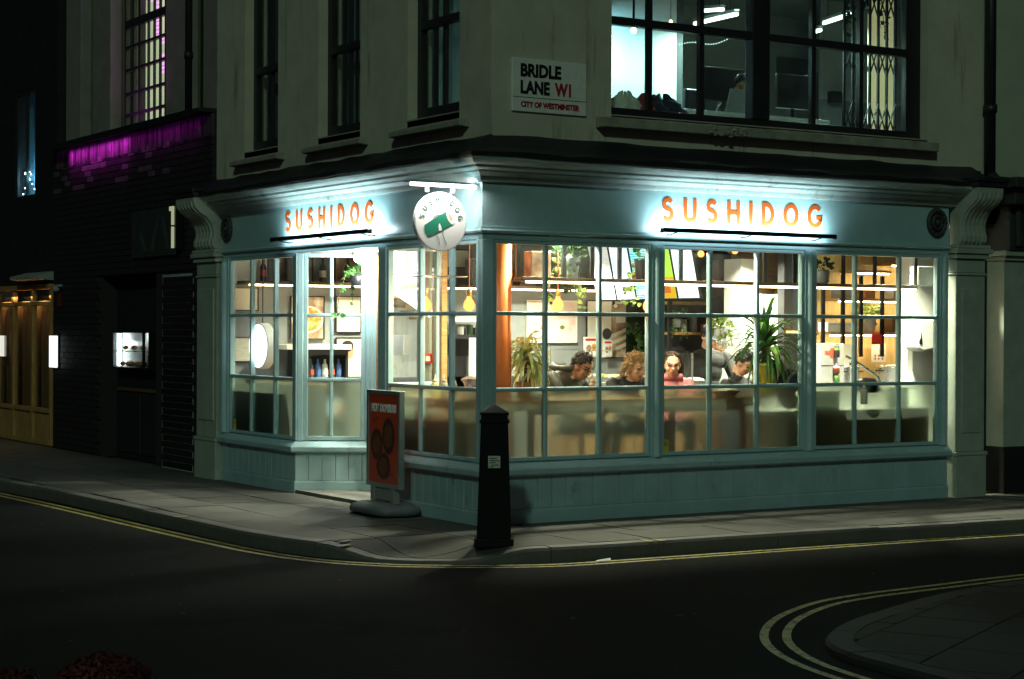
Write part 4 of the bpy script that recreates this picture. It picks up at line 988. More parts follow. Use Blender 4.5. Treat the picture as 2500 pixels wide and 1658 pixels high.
# ------------------------------------------------------------------ people: one continuous body each, hair and hood as children
M('skin_light', (.62, .36, .23), .5, var=.10, scale=20); M('skin_tan', (.42, .22, .12), .5, var=.10, scale=20); M('skin_warm', (.52, .28, .17), .5, var=.10, scale=20)
M('lip', (.35, .10, .08), .45, var=0); M('eye', (.03, .02, .018), .3, var=0)
M('hair_black', (.012, .010, .009), .45, var=.3, scale=40); M('hair_blonde', (.36, .21, .065), .5, var=.45, scale=40); M('hair_brown', (.035, .016, .010), .45, var=.4, scale=40); M('hair_grey', (.30, .30, .28), .7, var=.4, scale=40)
M('jacket_green', (.026, .030, .018), .6, var=.35, scale=14, bump=.5, bscale=25); M('coat_black', (.004, .004, .005), .7, var=.3, scale=14); M('hoodie_pink', (.52, .16, .17), .8, var=.2, scale=14); M('tshirt_black', (.006, .007, .007), .8, var=.3); M('coat_grey', (.24, .26, .24), .85, var=.35, scale=25); M('cap_blue', (.02, .035, .12), .7, var=.2); M('denim', (.03, .045, .08), .8, var=.2)
def cap_chain(mb, pts, n=10):
    """tapered limb through joints: (point, radius) pairs"""
    for (a, ra), (b, rb) in zip(pts[:-1], pts[1:]): mb.cyl(a, b, ra, rb, n)
    for p, r in pts: mb.ball(p, r, n, 7)
def person(name, label, loc, rz, top_mat, skin, hair_style, hair_mat, head=(0, .10, 1.31), yaw=0, pitch=-20, seated=True, hand=((-.14, .36, 1.03), (.14, .36, 1.03)), pelvis=.80, sh=.17, hooded=None, cap=None, glasses=False, scale=1.0, drop_=.185, back=.085):
    t = thing(name, label, 'person', loc, rz); t.scale = (scale,)*3
    H = Vector(head); HM = Matrix.Rotation(R(yaw), 3, 'Z') @ Matrix.Rotation(R(pitch), 3, 'X')
    h = lambda x, y, z: H+HM @ Vector((x, y, z))
    mb = MB(); nk = H+HM @ Vector((0, -.03, -.09)); shz = H.z-drop_; shy = H.y-back
    # torso
    for p, r in (((0, -.02, pelvis), (.165, .125, .12)), ((0, .0, pelvis+.13), (.145, .11, .14)), ((0, shy*.6, (pelvis+shz)/2+.05), (.165, .115, .16)), ((0, shy*.9, shz-.07), (sh+.01, .115, .12)), ((0, shy, shz+.005), (sh*.9, .08, .06))): mb.ball(p, r, 16, 10)
    cap_chain(mb, [((0, shy, shz+.02), .062), (tuple(nk), .052)])
    # head
    mb.ball(h(0, -.008, .018), (.074, .094, .10), 20, 14, HM); mb.ball(h(0, .028, -.052), (.056, .062, .062), 16, 10, HM); mb.ball(h(0, .055, -.088), (.026, .024, .02), 10, 8, HM)
    mb.ball(h(0, .098, -.016), (.013, .018, .013), 10, 7, HM); mb.ball(h(0, .088, .008), (.010, .014, .026), 10, 7, HM); mb.ball(h(0, .080, .030), (.05, .016, .012), 12, 7, HM); mb.ball(h(0, .083, -.054), (.024, .012, .010), 10, 7, HM)
    for s in (-1, 1):
        mb.ball(h(s*.076, -.005, -.008), (.010, .022, .032), 8, 7, HM)
        mb.ball(h(s*.042, .058, -.022), (.022, .022, .022), 8, 7, HM)
        S = Vector((s*(sh+.02), shy, shz-.02)); hd = Vector(hand[0 if s < 0 else 1]); el = (S+hd)/2+Vector((s*.075, -.06, -.10))
        cap_chain(mb, [(S, .062), (el, .046), (hd, .030)])
        f = (hd-el).normalized(); side = Vector((0, 0, 1)).cross(f).normalized()
        mb.ball(hd+f*.035, (.040, .045, .022), 10, 8)
        for k, ln in ((-1.5, .055), (-.5, .07), (.5, .066), (1.5, .05)):
            r0 = hd+f*.06+side*(k*.019); cap_chain(mb, [(r0, .0105), (r0+f*ln*.55+Vector((0, 0, -.006)), .0098), (r0+f*ln*.9+Vector((0, 0, -.022)), .009)], 8)
        r0 = hd+f*.02-side*(s*-.035); cap_chain(mb, [(r0, .012), (r0+f*.03-side*(s*-.02), .0105), (r0+f*.055-side*(s*-.02), .0095)], 8)
        if seated: cap_chain(mb, [((s*.09, 0, pelvis-.03), .085), ((s*.11, .40, pelvis-.02), .062), ((s*.11, .36, .36), .045), ((s*.11, .36, .30), .042)]); mb.ball((s*.11, .42, .30), (.045, .11, .04), 10, 7)
        else: cap_chain(mb, [((s*.09, 0, pelvis-.05), .088), ((s*.10, .02, .50), .06), ((s*.10, 0, .10), .042)]); mb.ball((s*.10, .06, .05), (.045, .12, .045), 10, 7)
    o = mb.build('body', [top_mat, skin, 'lip', 'eye', hair_mat, 'denim'], t)
    r = o.modifiers.new('remesh', 'REMESH'); r.mode = 'VOXEL'; r.voxel_size = .0095; r.use_smooth_shade = True
    q = o.modifiers.new('smooth', 'SMOOTH'); q.factor = .5; q.iterations = 2
    bake(o); inv = HM.inverted(); hands = [Vector(p) for p in hand]
    for poly in o.data.polygons:
        c = poly.center; l = inv @ (c-H); m_ = 0
        if l.length < .135 and l.z > -.125 and (l.z > -.07 or l.y > -.02 or l.length < .1): m_ = 1
        if m_ == 0 and (c-nk).length < .07 and c.z > shz+.045: m_ = 1
        if m_ == 1 and l.y > .05:
            if abs(abs(l.x)-.032) < .015 and abs(l.z-.012) < .0085: m_ = 3
            elif abs(abs(l.x)-.032) < .022 and abs(l.z-.034) < .006: m_ = 4
            elif abs(l.x) < .025 and abs(l.z+.054) < .010 and l.y > .07: m_ = 2
        for k, hp in enumerate(hands):
            if (c-hp).length < .13 and (c-hp).dot(Vector((0, 1, .2))) > -.01 and m_ == 0: m_ = 1
        if m_ == 0 and c.z < pelvis+.02: m_ = 5
        poly.material_index = m_; poly.use_smooth = True
    # hair
    hb = MB(); rnd = random.Random(hash(label) % 1000 if False else len(label)*7)
    def scalp():
        while True:
            a = Vector((rnd.gauss(0, 1), rnd.gauss(0, 1), rnd.gauss(0, 1))).normalized()
            if (hair_style != 'long' or a.y < .05 or a.z > .75) and a.z > -.35-.25*(a.y < -.2) and not (a.y > .30 and a.z < .55) and not (abs(a.y-.15) < .3 and a.z < -.05): return a
    def onsk(a, k=1.): return Vector((a.x*.077*k, -.008+a.y*.097*k, .018+a.z*.103*k))
    if hair_style == 'short':
        for i in range(520):
            a = scalp(); p = onsk(a); d = (a+Vector((0, .55, .25))).normalized(); L_ = rnd.uniform(.010, .021)
            hb.tube([h(*p), h(*(p+a*L_*.6)), h(*(p+a*L_*.7+d*L_*.6))], .0055, 4, .3)
        hb.ball(h(0, -.016, .032), (.077, .092, .096), 16, 10, HM)
    elif hair_style == 'curly':
        for i in range(330):
            a = scalp(); p = onsk(a); o_ = a*rnd.uniform(.012, .038)+Vector((0, -.01, -rnd.uniform(.0, .10) if a.z < .4 else rnd.uniform(-.02, .01))); u_ = a.orthogonal().normalized(); w_ = a.cross(u_); rr = rnd.uniform(.008, .014); ph = rnd.uniform(0, 6)
            hb.tube([h(*(p+o_*(k/7)+(u_*math.cos(ph+k*1.3)+w_*math.sin(ph+k*1.3))*rr)) for k in range(8)], .0042, 4, .6)
        hb.ball(h(0, -.018, .028), (.080, .092, .098), 16, 10, HM)
    elif hair_style == 'long':
        for i in range(300):
            a = scalp(); p = onsk(a, 1.03); out = Vector((math.copysign(max(.35, abs(a.x)), a.x), min(a.y, 0)-.30, 0)).normalized(); L_ = rnd.uniform(.20, .34); ph = rnd.uniform(0, 6); P = []
            for k in range(9):
                f_ = k/8; q_ = p+out*(.035*min(1, f_*2.2)+.01*math.sin(ph+f_*11))+Vector((math.sin(ph+f_*9)*.006, 0, -L_*f_*f_*.4-L_*f_*.6*max(0, min(1, .6-a.z+.6*f_))))
                P.append(h(*q_))
            hb.tube(P, .0048, 4, .5)
        hb.ball(h(0, -.02, .026), (.081, .094, .098), 16, 10, HM)
    hb.build('hair', hair_mat, t, smooth=True)
    if hooded:
        mb = MB(); ring = []
        for k in range(15): an = R(-60+k*300/14-90-0); ring.append((math.cos(an)*.105, shy-.02+math.sin(an)*.10, shz+.055+.03*max(0, -math.sin(an))))
        mb.tube(ring, .034, 10); mb.ball((0, shy-.11, shz+.03), (.11, .06, .08), 14, 9); mb.build('hood', top_mat, t, smooth=True)
    if cap:
        mb = MB(); mb.ball(h(0, -.012, .055), (.084, .102, .075), 18, 10, HM); mb.ball(h(0, .10, .055), (.062, .06, .010), 14, 7, HM); mb.build('cap', cap, t, smooth=True)
    if glasses:
        mb = MB()
        for s in (-1, 1):
            mb.tube([h(s*.034+.025*math.cos(a), .098-.01*abs(math.cos(a)), .010+.019*math.sin(a)) for a in [2*math.pi*k/14 for k in range(15)]], .0028, 5)
            mb.tube([h(s*.058, .092, .014), h(s*.078, .04, .014), h(s*.08, -.01, .01)], .0026, 5)
        mb.tube([h(-.012, .106, .014), h(.012, .106, .014)], .0028, 5); mb.build('glasses', 'black_plastic', t)
    return t

# ------------------------------------------------------------------ shop interior shell
MB().box(.1, 8.74, .1, 5.399, .012, .018).build('shop_floor', 'shop_floor_mat'); tag(bpy.data.objects['shop_floor'], 'brown floor of the lit sushi shop', 'floor', kind='structure')
o = MB().box(.1, 8.74, .1, 5.399, 2.62, 2.66).build('shop_ceiling', 'room_ceiling'); tag(o, 'grey painted ceiling of the lit shop', 'ceiling', kind='structure')
o = MB().box(.1, 8.74, 5.40, 5.46, .0, 2.62).build('shop_wall', 'grey_wall'); tag(o, 'grey back wall of the shop hung with posters', 'wall', kind='structure')
o = MB().box(.1, 8.74, 5.36, 5.398, .02, 1.06).build('lower_backing', 'dark_wall'); tag(o, 'added dark sheet along the lower back wall of the shop', 'panelling', kind='structure')  # dark sheet added to dim what shows through the frosted panes
# lights in the ceiling
glow('downlight', (1.0, .93, .80), 12)
for i, (x, y, p_, spr) in enumerate(((.95, 2.6, 90, 120), (.95, .34, 110, 168), (2.5, 2.6, 115, 108), (1.6, 4.3, 155, 125), (4.4, 1.6, 120, 100), (3.6, 4.3, 165, 125), (5.3, 2.9, 150, 125), (5.05, .60, 130, 115), (2.3, .34, 85, 168), (1.5, 1.6, 70, 100))):
    where = ('inside the entrance door', 'against the front window by the corner', 'over the middle of the shop', 'before the poster wall at left', 'above the kitchen counter', 'before the poster wall at right', 'deep at the right of the shop', 'over the paper towel dispenser', 'against the front window above the girl', 'behind the seated diners')[i]
    t = thing('ceiling_light', 'small round ceiling light ' + where, 'light', (x, y, 2.62), group='ceiling lights in the shop')
    MB().cyl((0, 0, -.02), (0, 0, 0), .10, n=20).build('housing', 'white_plastic', t); MB().cyl((0, 0, -.024), (0, 0, -.0205), .085, n=20).build('lens', 'downlight', t)
    area('lamp', (0, 0, -.03), (0, 0, -1), (1, 0, 0), .09, .09, p_, (.98, 1.0, .72), t, spr)
# ------------------------------------------------------------------ hanging shelf along the front window with its LED strip
HS = thing('hanging_shelf', 'long oak shelf hung across the front window with glowing strip beneath', 'shelf', (0, 0, 2.0))
MB().box(.55, 5.10, .26, .50, .012, .045).build('board', 'oak_dark', HS, bevel=.003)
glow('led_warm', (1.0, .76, .42), 16)
MB().box(.60, 5.08, .262, .282, -.006, .0115).build('led_strip', 'led_warm', HS)
for x in [0.54, 1.007, 1.297, 1.588, 2.257, 2.584, 3.223, 3.578, 4.184, 4.584, 5.117]:
    MB().box(x-.018, x+.018, .30, .32, .046, .62).build('hanger', 'black_plastic', HS)
# back wall shelf with strip
t = thing('wall_shelf', 'dark shelf with warm strip light high on the poster wall', 'shelf', (0, 5.39, 2.05))
MB().box(.2, 5.6, -.24, 0, .02, .055).build('board', 'oak_dark', t); MB().box(.25, 3.2, -.235, -.215, .002, .0195).build('led_strip', 'led_warm', t); MB().box(3.25, 5.2, -.235, -.215, .002, .0195).build('led_strip', 'led_warm', t)
for x in (.9, 1.35, 1.75, 2.4, 3.3, 4.2, 5.1): MB().box(x-.02, x+.02, -.02, 0, -.15, .5).build('bracket', 'black_plastic', t)
# pictures and posters
ramp_print('print_brown', [(.35, (.10, .05, .03)), (.5, (.32, .20, .12)), (.62, (.55, .46, .34))], 5)
ramp_print('print_photo', [(.38, (.06, .03, .025)), (.48, (.34, .24, .18)), (.58, (.66, .58, .48)), (.7, (.50, .20, .12))], 6)
ramp_print('print_food', [(.3, (.10, .22, .03)), (.45, (.50, .16, .03)), (.55, (.62, .34, .06)), (.68, (.70, .55, .30))], 16)
ramp_print('print_light', [(.40, (.74, .71, .60)), (.55, (.70, .52, .48)), (.68, (.62, .62, .45))], 3)
ramp_print('print_white', [(.45, (.78, .77, .70)), (.62, (.66, .68, .62))], 4)
ramp_print('print_text', [(.42, (.68, .64, .50)), (.6, (.40, .37, .29))], 26, kind='lines', stretch=(.15, 1, 1))
ramp_print('print_pink', [(.4, (.76, .52, .50)), (.6, (.80, .74, .68))], 5)
def poster(label, rect, y, mat, frame='black_plastic', cat='poster', extras=(), fw=.012, name='poster'):
    x0, x1, z0, z1 = rect; t = thing(name, label, cat, ((x0+x1)/2, y, z0)); w, h_ = (x1-x0)/2, z1-z0
    MB().box(-w, w, -.012, 0, 0, h_).build('print', mat, t)
    if frame:
        mb = MB(); mb.box(-w-fw, -w, -.02, 0, -fw, h_+fw); mb.box(w, w+fw, -.02, 0, -fw, h_+fw); mb.box(-w, w, -.02, 0, -fw, 0); mb.box(-w, w, -.02, 0, h_, h_+fw); mb.build('frame', frame, t)
    for k, (nm, poly, m_) in enumerate(extras):
        MB().prism([(-w+2*w*a, h_*b) for a, b in poly], lambda p: (p[0], -.0121-.0012*k, p[1]), lambda p: (p[0], -.0132-.0012*k, p[1])).build(nm, m_, t)
    return t
def disc(cx, cz, rx, rz, n=24): return [(cx+rx*math.cos(2*math.pi*i/n), cz+rz*math.sin(2*math.pi*i/n)) for i in range(n)]
def rc(a, b, c, d): return [(a, c), (b, c), (b, d), (a, d)]
YW = 5.385
poster('framed poster of a filled food bowl seen through the entrance bay', (0.835, 1.221, 1.493, 1.944), YW, 'print_brown', extras=[('printed_plate', disc(.5, .46, .50, .33), 'cream_paper'), ('printed_food', disc(.5, .46, .44, .29), 'print_food')])
poster('cream text poster right of the food bowl poster', (1.382, 1.673, 1.57, 1.95), YW, 'print_text')
poster('cream menu board in the far left bay', (0.124, 0.436, 1.798, 2.026), YW, 'cream_paper')
poster('tall cream panel at the top of the far left bay', (0.136, 0.548, 2.076, 2.364), YW, 'cream_paper')
poster('small cream notice low in the far left bay', (0.178, 0.404, 1.252, 1.498), YW, 'print_text')
poster('photo poster of a person in profile behind the entrance bay', (1.384, 1.754, 1.074, 1.494), YW, 'print_light', extras=[('printed_face', disc(.42, .66, .15, .20), 'skin_tan'), ('printed_hair', disc(.36, .80, .20, .15), 'hair_brown'), ('printed_shirt', [(0, 0), (.62, 0), (.45, .42), (.15, .45), (0, .3)], 'cream_paper')])
poster('dark brown picture above the strip light near the entrance', (1.359, 1.756, 2.102, 2.426), YW, 'print_brown')
poster('brown framed picture high in the far left bay', (0.67, 1.08, 2.098, 2.39), YW, 'print_brown')
poster('large pale diagram poster behind the man in the green jacket', (3.872, 4.558, 1.459, 1.934), YW, 'print_light', extras=[('printed_panel', rc(.46, .98, .03, .55), 'print_pink'), ('printed_ring', disc(.18, .26, .17, .2), 'pot_grey'), ('printed_ring_inner', disc(.18, .26, .13, .15), 'white_paper'), ('printed_dot', disc(.18, .26, .06, .07), 'pot_grey'), ('printed_mark', disc(.30, .33, .035, .04), 'red_plastic'), ('printed_label', rc(.5, .62, .38, .5), 'white_paper'), ('printed_plant', disc(.7, .36, .05, .05), 'leaf_light')], frame='white_paper')
poster('tall pale poster with striped house behind the blonde woman', (4.716, 5.284, 1.27, 1.944), YW, 'print_white', extras=[('printed_house', [(.62, .0), (1, .0), (1, .96), (.62, .96)], 'print_brown')]+[('printed_stripe', [(.60, .08+k*.13), (1, .20+k*.13), (1, .27+k*.13), (.60, .14+k*.13)], 'cream_paper') for k in range(3)]+[('printed_window', rc(.74, .98, .62, .78), 'white_paper'), ('printed_tree', disc(.5, .42, .12, .10), 'dark_wall'), ('printed_moon', disc(.72, .92, .05, .035), 'white_paper')])
for k, (a, b, lab) in enumerate(((1115, 1245, 'small leaflet pinned below the pale poster, left'), (1305, 1385, 'small leaflet pinned below the pale poster, right'))):
    poster(lab, ((4.614, 4.81, 1.285, 1.516), (4.902, 5.024, 1.284, 1.478))[k], 5.3, 'white_paper', None, extras=[('printed_heading', rc(.1, .9, .8, .92), 'red_plastic'), ('printed_photo', disc(.35, .4, .2, .2), 'print_brown'), ('printed_photo', disc(.72, .5, .16, .16), 'print_food')])
poster('dark green planted panel behind the blonde woman', (5.314, 5.652, 1.364, 1.936), YW, 'leaf_dark', extras=())
poster('brown mural of food seen through the bay by the corner', (2.542, 2.768, 1.073, 1.636), YW, 'print_photo', extras=[('printed_plate', disc(.32, .78, .30, .13), 'cream_paper'), ('printed_food', disc(.32, .78, .22, .09), 'print_food'), ('printed_hair', disc(.35, .5, .35, .16), 'hair_brown')])
poster('white notice board near the corner column', (2.97, 3.122, 1.05, 1.502), 5.2, 'white_paper', None, extras=[('printed_mark', disc(.8, .6, .18, .12), 'print_brown'), ('printed_mark', disc(.9, .35, .14, .16), 'print_brown')])
t = thing('doorway', 'black doorway in the back wall near the corner', 'door', (2.972, 5.38, .02)); MB().box(-.28, .28, -.02, .0, 0, 1.60).build('opening', 'dark_wall', t); mb = MB(); mb.box(-.33, -.281, -.03, 0, 0, 1.66); mb.box(.281, .33, -.03, 0, 0, 1.66); mb.build('frame', 'black_plastic', t)
t = thing('wall_shelf', 'black shelf of small jars above the dark doorway', 'shelf', (2.95, 5.3, 1.52)); MB().box(-.55, .55, -.1, .08, -.03, .02).build('board', 'black_plastic', t)
for k in range(7): MB().cyl((-.4+k*.12, -.02, .021), (-.4+k*.12, -.02, .11+.02*(k % 3)), .035, n=10).build('jar', ('pot_grey', 'leaf_dark', 'white_plastic')[k % 3], t)
poster('white panel lit by the lamps high by the corner', (2.778, 3.166, 1.686, 1.746), 5.3, 'white_paper', None)
poster('grey panel high behind the round hanging sign', (2.53, 3.066, 2.31, 2.501), YW, 'print_white', 'black_plastic')
# white lightbox and stair string near the door
glow('lightbox', (1.0, .98, .90), 2.6)
t = thing('lightbox', 'bright white lightbox glimpsed beside the entrance door', 'light', (1.093, 3.366, 2.137)); 
for a, b, c, d in ((-.23, .05, -.20, .33), (.10, .22, -.22, .34)): MB().box(a, b, -.02, .02, c, d).build('panel', 'lightbox', t)
mb = MB(); mb.box(-.25, .25, .021, .03, -.26, .36); mb.build('backing', 'white_plastic', t)
t = thing('stair_rail', 'white sloping stair string inside the entrance', 'stairs', (0.997, 3.189, 1.945)); MB().bar((-.25, .1, .20), (.28, -.12, -.17), .05, .13).build('string', 'white_wall', t); 
for k in range(6): MB().box(-.2+k*.08, -.12+k*.08, .08-.035*k, .38-.035*k, .05-.06*k, .08-.06*k).build('tread', 'oak', t)
t = thing('timber_post', 'pale timber post inside the bay by the corner', 'post', (*(0.552, 1.931), .02)); MB().box(-.055, .055, -.05, .05, 0, 2.58).build('post', 'pilaster_paint', t, bevel=.008)
t = thing('fire_call_point', 'red fire call point on the pale timber post', 'alarm', (0.544, 1.852, 1.334), R(-30)); MB().box(-.045, .045, -.03, .03, -.045, .045).build('case', 'red_plastic', t, bevel=.006); MB().box(-.018, .022, -.034, -.0305, -.025, .02).build('glass', 'white_plastic', t)
poster('pale blue notice on the entrance door glass', (2.5, 2.707, 1.356, 1.544), 0, 'print_white', None)
o = bpy.data.objects[[ob.name for ob in bpy.data.objects if ob.get('label') == 'pale blue notice on the entrance door glass'][0]]; r_ = (2.5, 2.707, 1.356, 1.544); o.location = (.655, (r_[0]+r_[1])/2, r_[2]); o.rotation_euler = (0, 0, R(-90))
# orange column
t = thing('column', 'orange painted round column just inside the corner window', 'column', (.47, .46, .02)); MB().cyl((0, 0, .0), (0, 0, 2.58), .088, n=28).build('shaft', 'orange_paint', t, smooth=True); MB().lathe([(.11, 0), (.11, .08), (.095, .10)], n=24).build('foot', 'orange_paint', t)
# round illuminated drum sign in the far bay
t = thing('drum_sign', 'glowing round drum sign hanging in the far left bay', 'sign', (0.16, 4.625, 1.42))
glow('drum_face', (.93, 1.0, 1.0), 3.0)
MB().lathe([(.228, -.05), (.236, -.045), (.236, .045), (.228, .05)], n=44).build('drum', 'white_plastic', t); MB().lathe([(.222, .0505), (.222, .053)], n=44).build('face', 'drum_face', t); MB().lathe([(.222, -.053), (.222, -.0505)], n=44).build('face', 'drum_face', t)
for o in t.children: o.rotation_euler = (0, R(-90), 0)
MB().prism(rot2([(-.10, -.035), (.08, -.035), (.08, .035), (-.10, .035)]), lambda p: (-.0535, -p[0], p[1]), lambda p: (-.0542, -p[0], p[1])).build('drawn_roll', 'led_cold', t)
MB().cyl((0, 0, .237), (0, 0, 1.05), .006, n=6).build('cable', 'black_plastic', t)
area('lamp', (-.09, 0, 0), (-1, 0, 0), (0, 1, 0), .3, .3, 2.5, (.8, .95, 1.0), t)
# drinks fridge behind the entrance bay
t = thing('drinks_fridge', 'black open drinks fridge with rows of bottles behind the entrance bay', 'fridge', (1.021, 5.15, .02))
mb = MB(); mb.box(-.24, -.21, -.3, .2, 0, 1.36); mb.box(.21, .24, -.3, .2, 0, 1.36); mb.box(-.21, .21, .16, .2, 0, 1.36); mb.box(-.21, .21, -.3, .159, 1.30, 1.36); mb.box(-.21, .21, -.3, .159, 0, .1); mb.build('cabinet', 'black_plastic', t)
MB().box(-.5, .26, -.34, .22, 1.361, 1.41).build('top', 'cream_paper', t)
for z in (1.06, .66): MB().box(-.208, .208, -.28, .158, z-.02, z).build('shelf', 'steel', t)
M('bottle_mix', (.05, .10, .08), .2, var=.6, scale=9); M('label_blue', (.05, .12, .30), .5, var=.3); M('label_red', (.45, .06, .03), .5, var=.3)
for r_, z in enumerate((1.061, .661)):
    for k in range(5):
        b_ = MB().lathe([(.030, 0), (.033, .006), (.033, .12), (.030, .135), (.014, .15), (.012, .155), (.012, .195)], (-.165+k*.082, -.22, z), 10).build('bottle', ('bottle_mix', 'label_blue', 'cream_paper')[(k+r_) % 3], t, smooth=True); MB().lathe([(.0348, .03), (.0348, .09)], (-.165+k*.082, -.22, z), 10, caps=False).build('label', ('label_red', 'white_paper', 'label_blue')[(k*2+r_) % 3], b_)

# ------------------------------------------------------------------ window counter, stools, service counter
t = thing('window_counter', 'thick oak eating counter behind the frosted panes on red steel legs', 'counter', (0, 0, .02))
wood('oak_counter', (.30, .14, .045), (.20, .085, .025))
MB().box(.40, 3.05, .16, .60, .90, .985).build('top', 'oak_counter', t, bevel=.006); MB().box(.14, .56, .63, 1.75, .90, .985).build('side_top', 'oak_counter', t, bevel=.006)
for x in (.62, 1.35, 2.1, 2.9):
    for y in (.22, .54): MB().box(x-.022, x+.022, y-.022, y+.022, 0, .899).build('leg', 'red_steel', t)
MB().box(.642, 2.878, .20, .24, .25, .285).build('rail', 'red_steel', t); MB().box(.642, 2.878, .20, .24, .86, .899).build('rail', 'red_steel', t)
def stool(x, y, lab):
    t = thing('stool', lab, 'stool', (x, y, .018), group='bar stools at the window counter')
    MB().lathe([(.15, .66), (.165, .675), (.165, .70), (.15, .715)], n=20).build('seat', 'oak', t, smooth=True)
    for a in (45, 135, 225, 315): c, s = math.cos(R(a)), math.sin(R(a)); MB().cyl((c*.19, s*.19, 0), (c*.11, s*.11, .66), .012, n=6).build('leg', 'red_steel', t)
    MB().tube([(math.cos(R(a))*.165, math.sin(R(a))*.165, .25) for a in range(0, 361, 30)], .009, 5).build('foot_ring', 'red_steel', t)
MAN = (1.453, 0.834, 1.273); WOM = (1.96, 0.693, 1.265); GIRL = (2.613, 0.933, 1.279)
person('person', 'man in green hooded jacket and glasses bending over the window counter', (MAN[0], MAN[1], MAN[2]-1.31), R(-158), 'jacket_green', 'skin_tan', 'short', 'hair_black', yaw=0, pitch=-30, hooded=True, glasses=True, sh=.20, drop_=.075, back=.17)
person('person', 'woman with curly blonde hair in black coat looking down at counter', (WOM[0], WOM[1], WOM[2]-1.31), R(-172), 'coat_black', 'skin_light', 'curly', 'hair_blonde', yaw=4, pitch=-20, sh=.165, drop_=.125, back=.11)
person('person', 'girl with long dark hair in pink hooded top facing the window', (GIRL[0], GIRL[1], GIRL[2]-1.31), R(152), 'hoodie_pink', 'skin_warm', 'long', 'hair_brown', yaw=0, pitch=-14, hooded=True, sh=.145, drop_=.165)
stool(MAN[0]+.02, MAN[1]+.09, 'round stool under the man in the green jacket'); stool(WOM[0], WOM[1]+.09, 'round stool under the blonde woman'); stool(GIRL[0]-.05, GIRL[1]+.09, 'round stool under the girl in pink')
# service counter with glass guard, staff behind
t = thing('service_counter', 'grey service counter with glass guard behind the seated girl', 'counter', (0, 0, .02))
MB().box(3.15, 3.65, 1.25, 3.9, 0, 1.0).build('body', 'oak_dark', t, bevel=.006); MB().box(3.10, 3.70, 1.2, 3.95, 1.001, 1.04).build('top', 'steel', t, bevel=.004)
MB().box(3.14, 3.147, 1.3, 3.8, 1.041, 1.36).build('glass_guard', 'clear_glass', t); MB().box(3.147, 3.50, 1.3, 3.8, 1.361, 1.368).build('glass_top', 'clear_glass', t)
for y in (1.3, 2.1, 3.0, 3.78): MB().cyl((3.155, y, 1.041), (3.155, y, 1.36), .009, n=8).build('guard_post', 'steel', t)
M('rice', (.7, .7, .64), .8, var=.2); M('salmon', (.75, .25, .10), .5, var=.2)
for k in range(9):
    b_ = MB().box(3.2, 3.45, 1.38+k*.27, 1.60+k*.27, 1.041, 1.09).build('food_tray', 'steel', t); MB().ball((3.325, 1.49+k*.27, 1.092), (.11, .095, .03), 12, 7).build('food', ('rice', 'salmon', 'leaf_light', 'bowl_food')[k % 4], b_, smooth=True)
STAFF = (3.864, 1.979, 1.533)
person('person', 'shop worker in black T-shirt and blue cap standing behind the counter', (STAFF[0], STAFF[1], STAFF[2]-1.55), R(165), 'tshirt_black', 'skin_light', 'short', 'hair_brown', head=(0, .08, 1.55), pitch=-32, seated=False, pelvis=.92, cap='cap_blue', hand=((-.16, .34, 1.06), (.16, .34, 1.06)), sh=.19)
CUST = (3.611, 1.193, 1.285)
person('person', 'dark haired person bending low behind the big spiky plant', (CUST[0], CUST[1], CUST[2]-1.31), R(195), 'coat_black', 'skin_tan', 'short', 'hair_black', pitch=-42, seated=False, pelvis=.82, hand=((-.16, .36, 1.02), (.16, .36, 1.02)))
GREY = (4.579, 2.593, 1.43)
person('person', 'person in grey hooded coat seen beside the big spiky plant', (GREY[0], GREY[1], GREY[2]-1.50), R(60), 'coat_grey', 'skin_tan', 'short', 'hair_grey', head=(0, .08, 1.50), pitch=-10, seated=False, pelvis=.90, hooded=True, hand=((-.16, .30, 1.0), (.16, .30, 1.0)))

# ------------------------------------------------------------------ pendant bulbs
glow('bulb_glow', (1.0, .27, .06), 4.5)
M('flex', (.30, .05, .02), .6, var=.1)
for i, (p, lab) in enumerate((((0.268, 1.402, 1.815), 'bare glowing bulb hanging behind the round corner sign, left'), ((0.414, 0.898, 1.812), 'bare glowing bulb hanging beside the corner post'), ((1.148, 0.615, 1.817), 'bare glowing bulb among trailing leaves above the man'), ((2.174, 0.68, 1.821), 'bare glowing bulb above the blonde woman'))):
    t = thing('pendant_bulb', lab, 'light', p, group='pendant bulbs')
    MB().lathe([(.004, -.058), (.026, -.052), (.045, -.03), (.050, -.002), (.042, .028), (.022, .056), (.017, .075)], n=18).build('bulb', 'bulb_glow', t, smooth=True)
    MB().lathe([(.019, .075), (.021, .08), (.021, .13), (.012, .14)], n=14).build('socket', 'brass', t, smooth=True); MB().cyl((0, 0, .14), (0, 0, 2.62-p[2]), .005, n=6).build('cord', 'flex', t)
    point('lamp', (0, 0, -.078), 9, (1.0, .66, .32), .02, t)
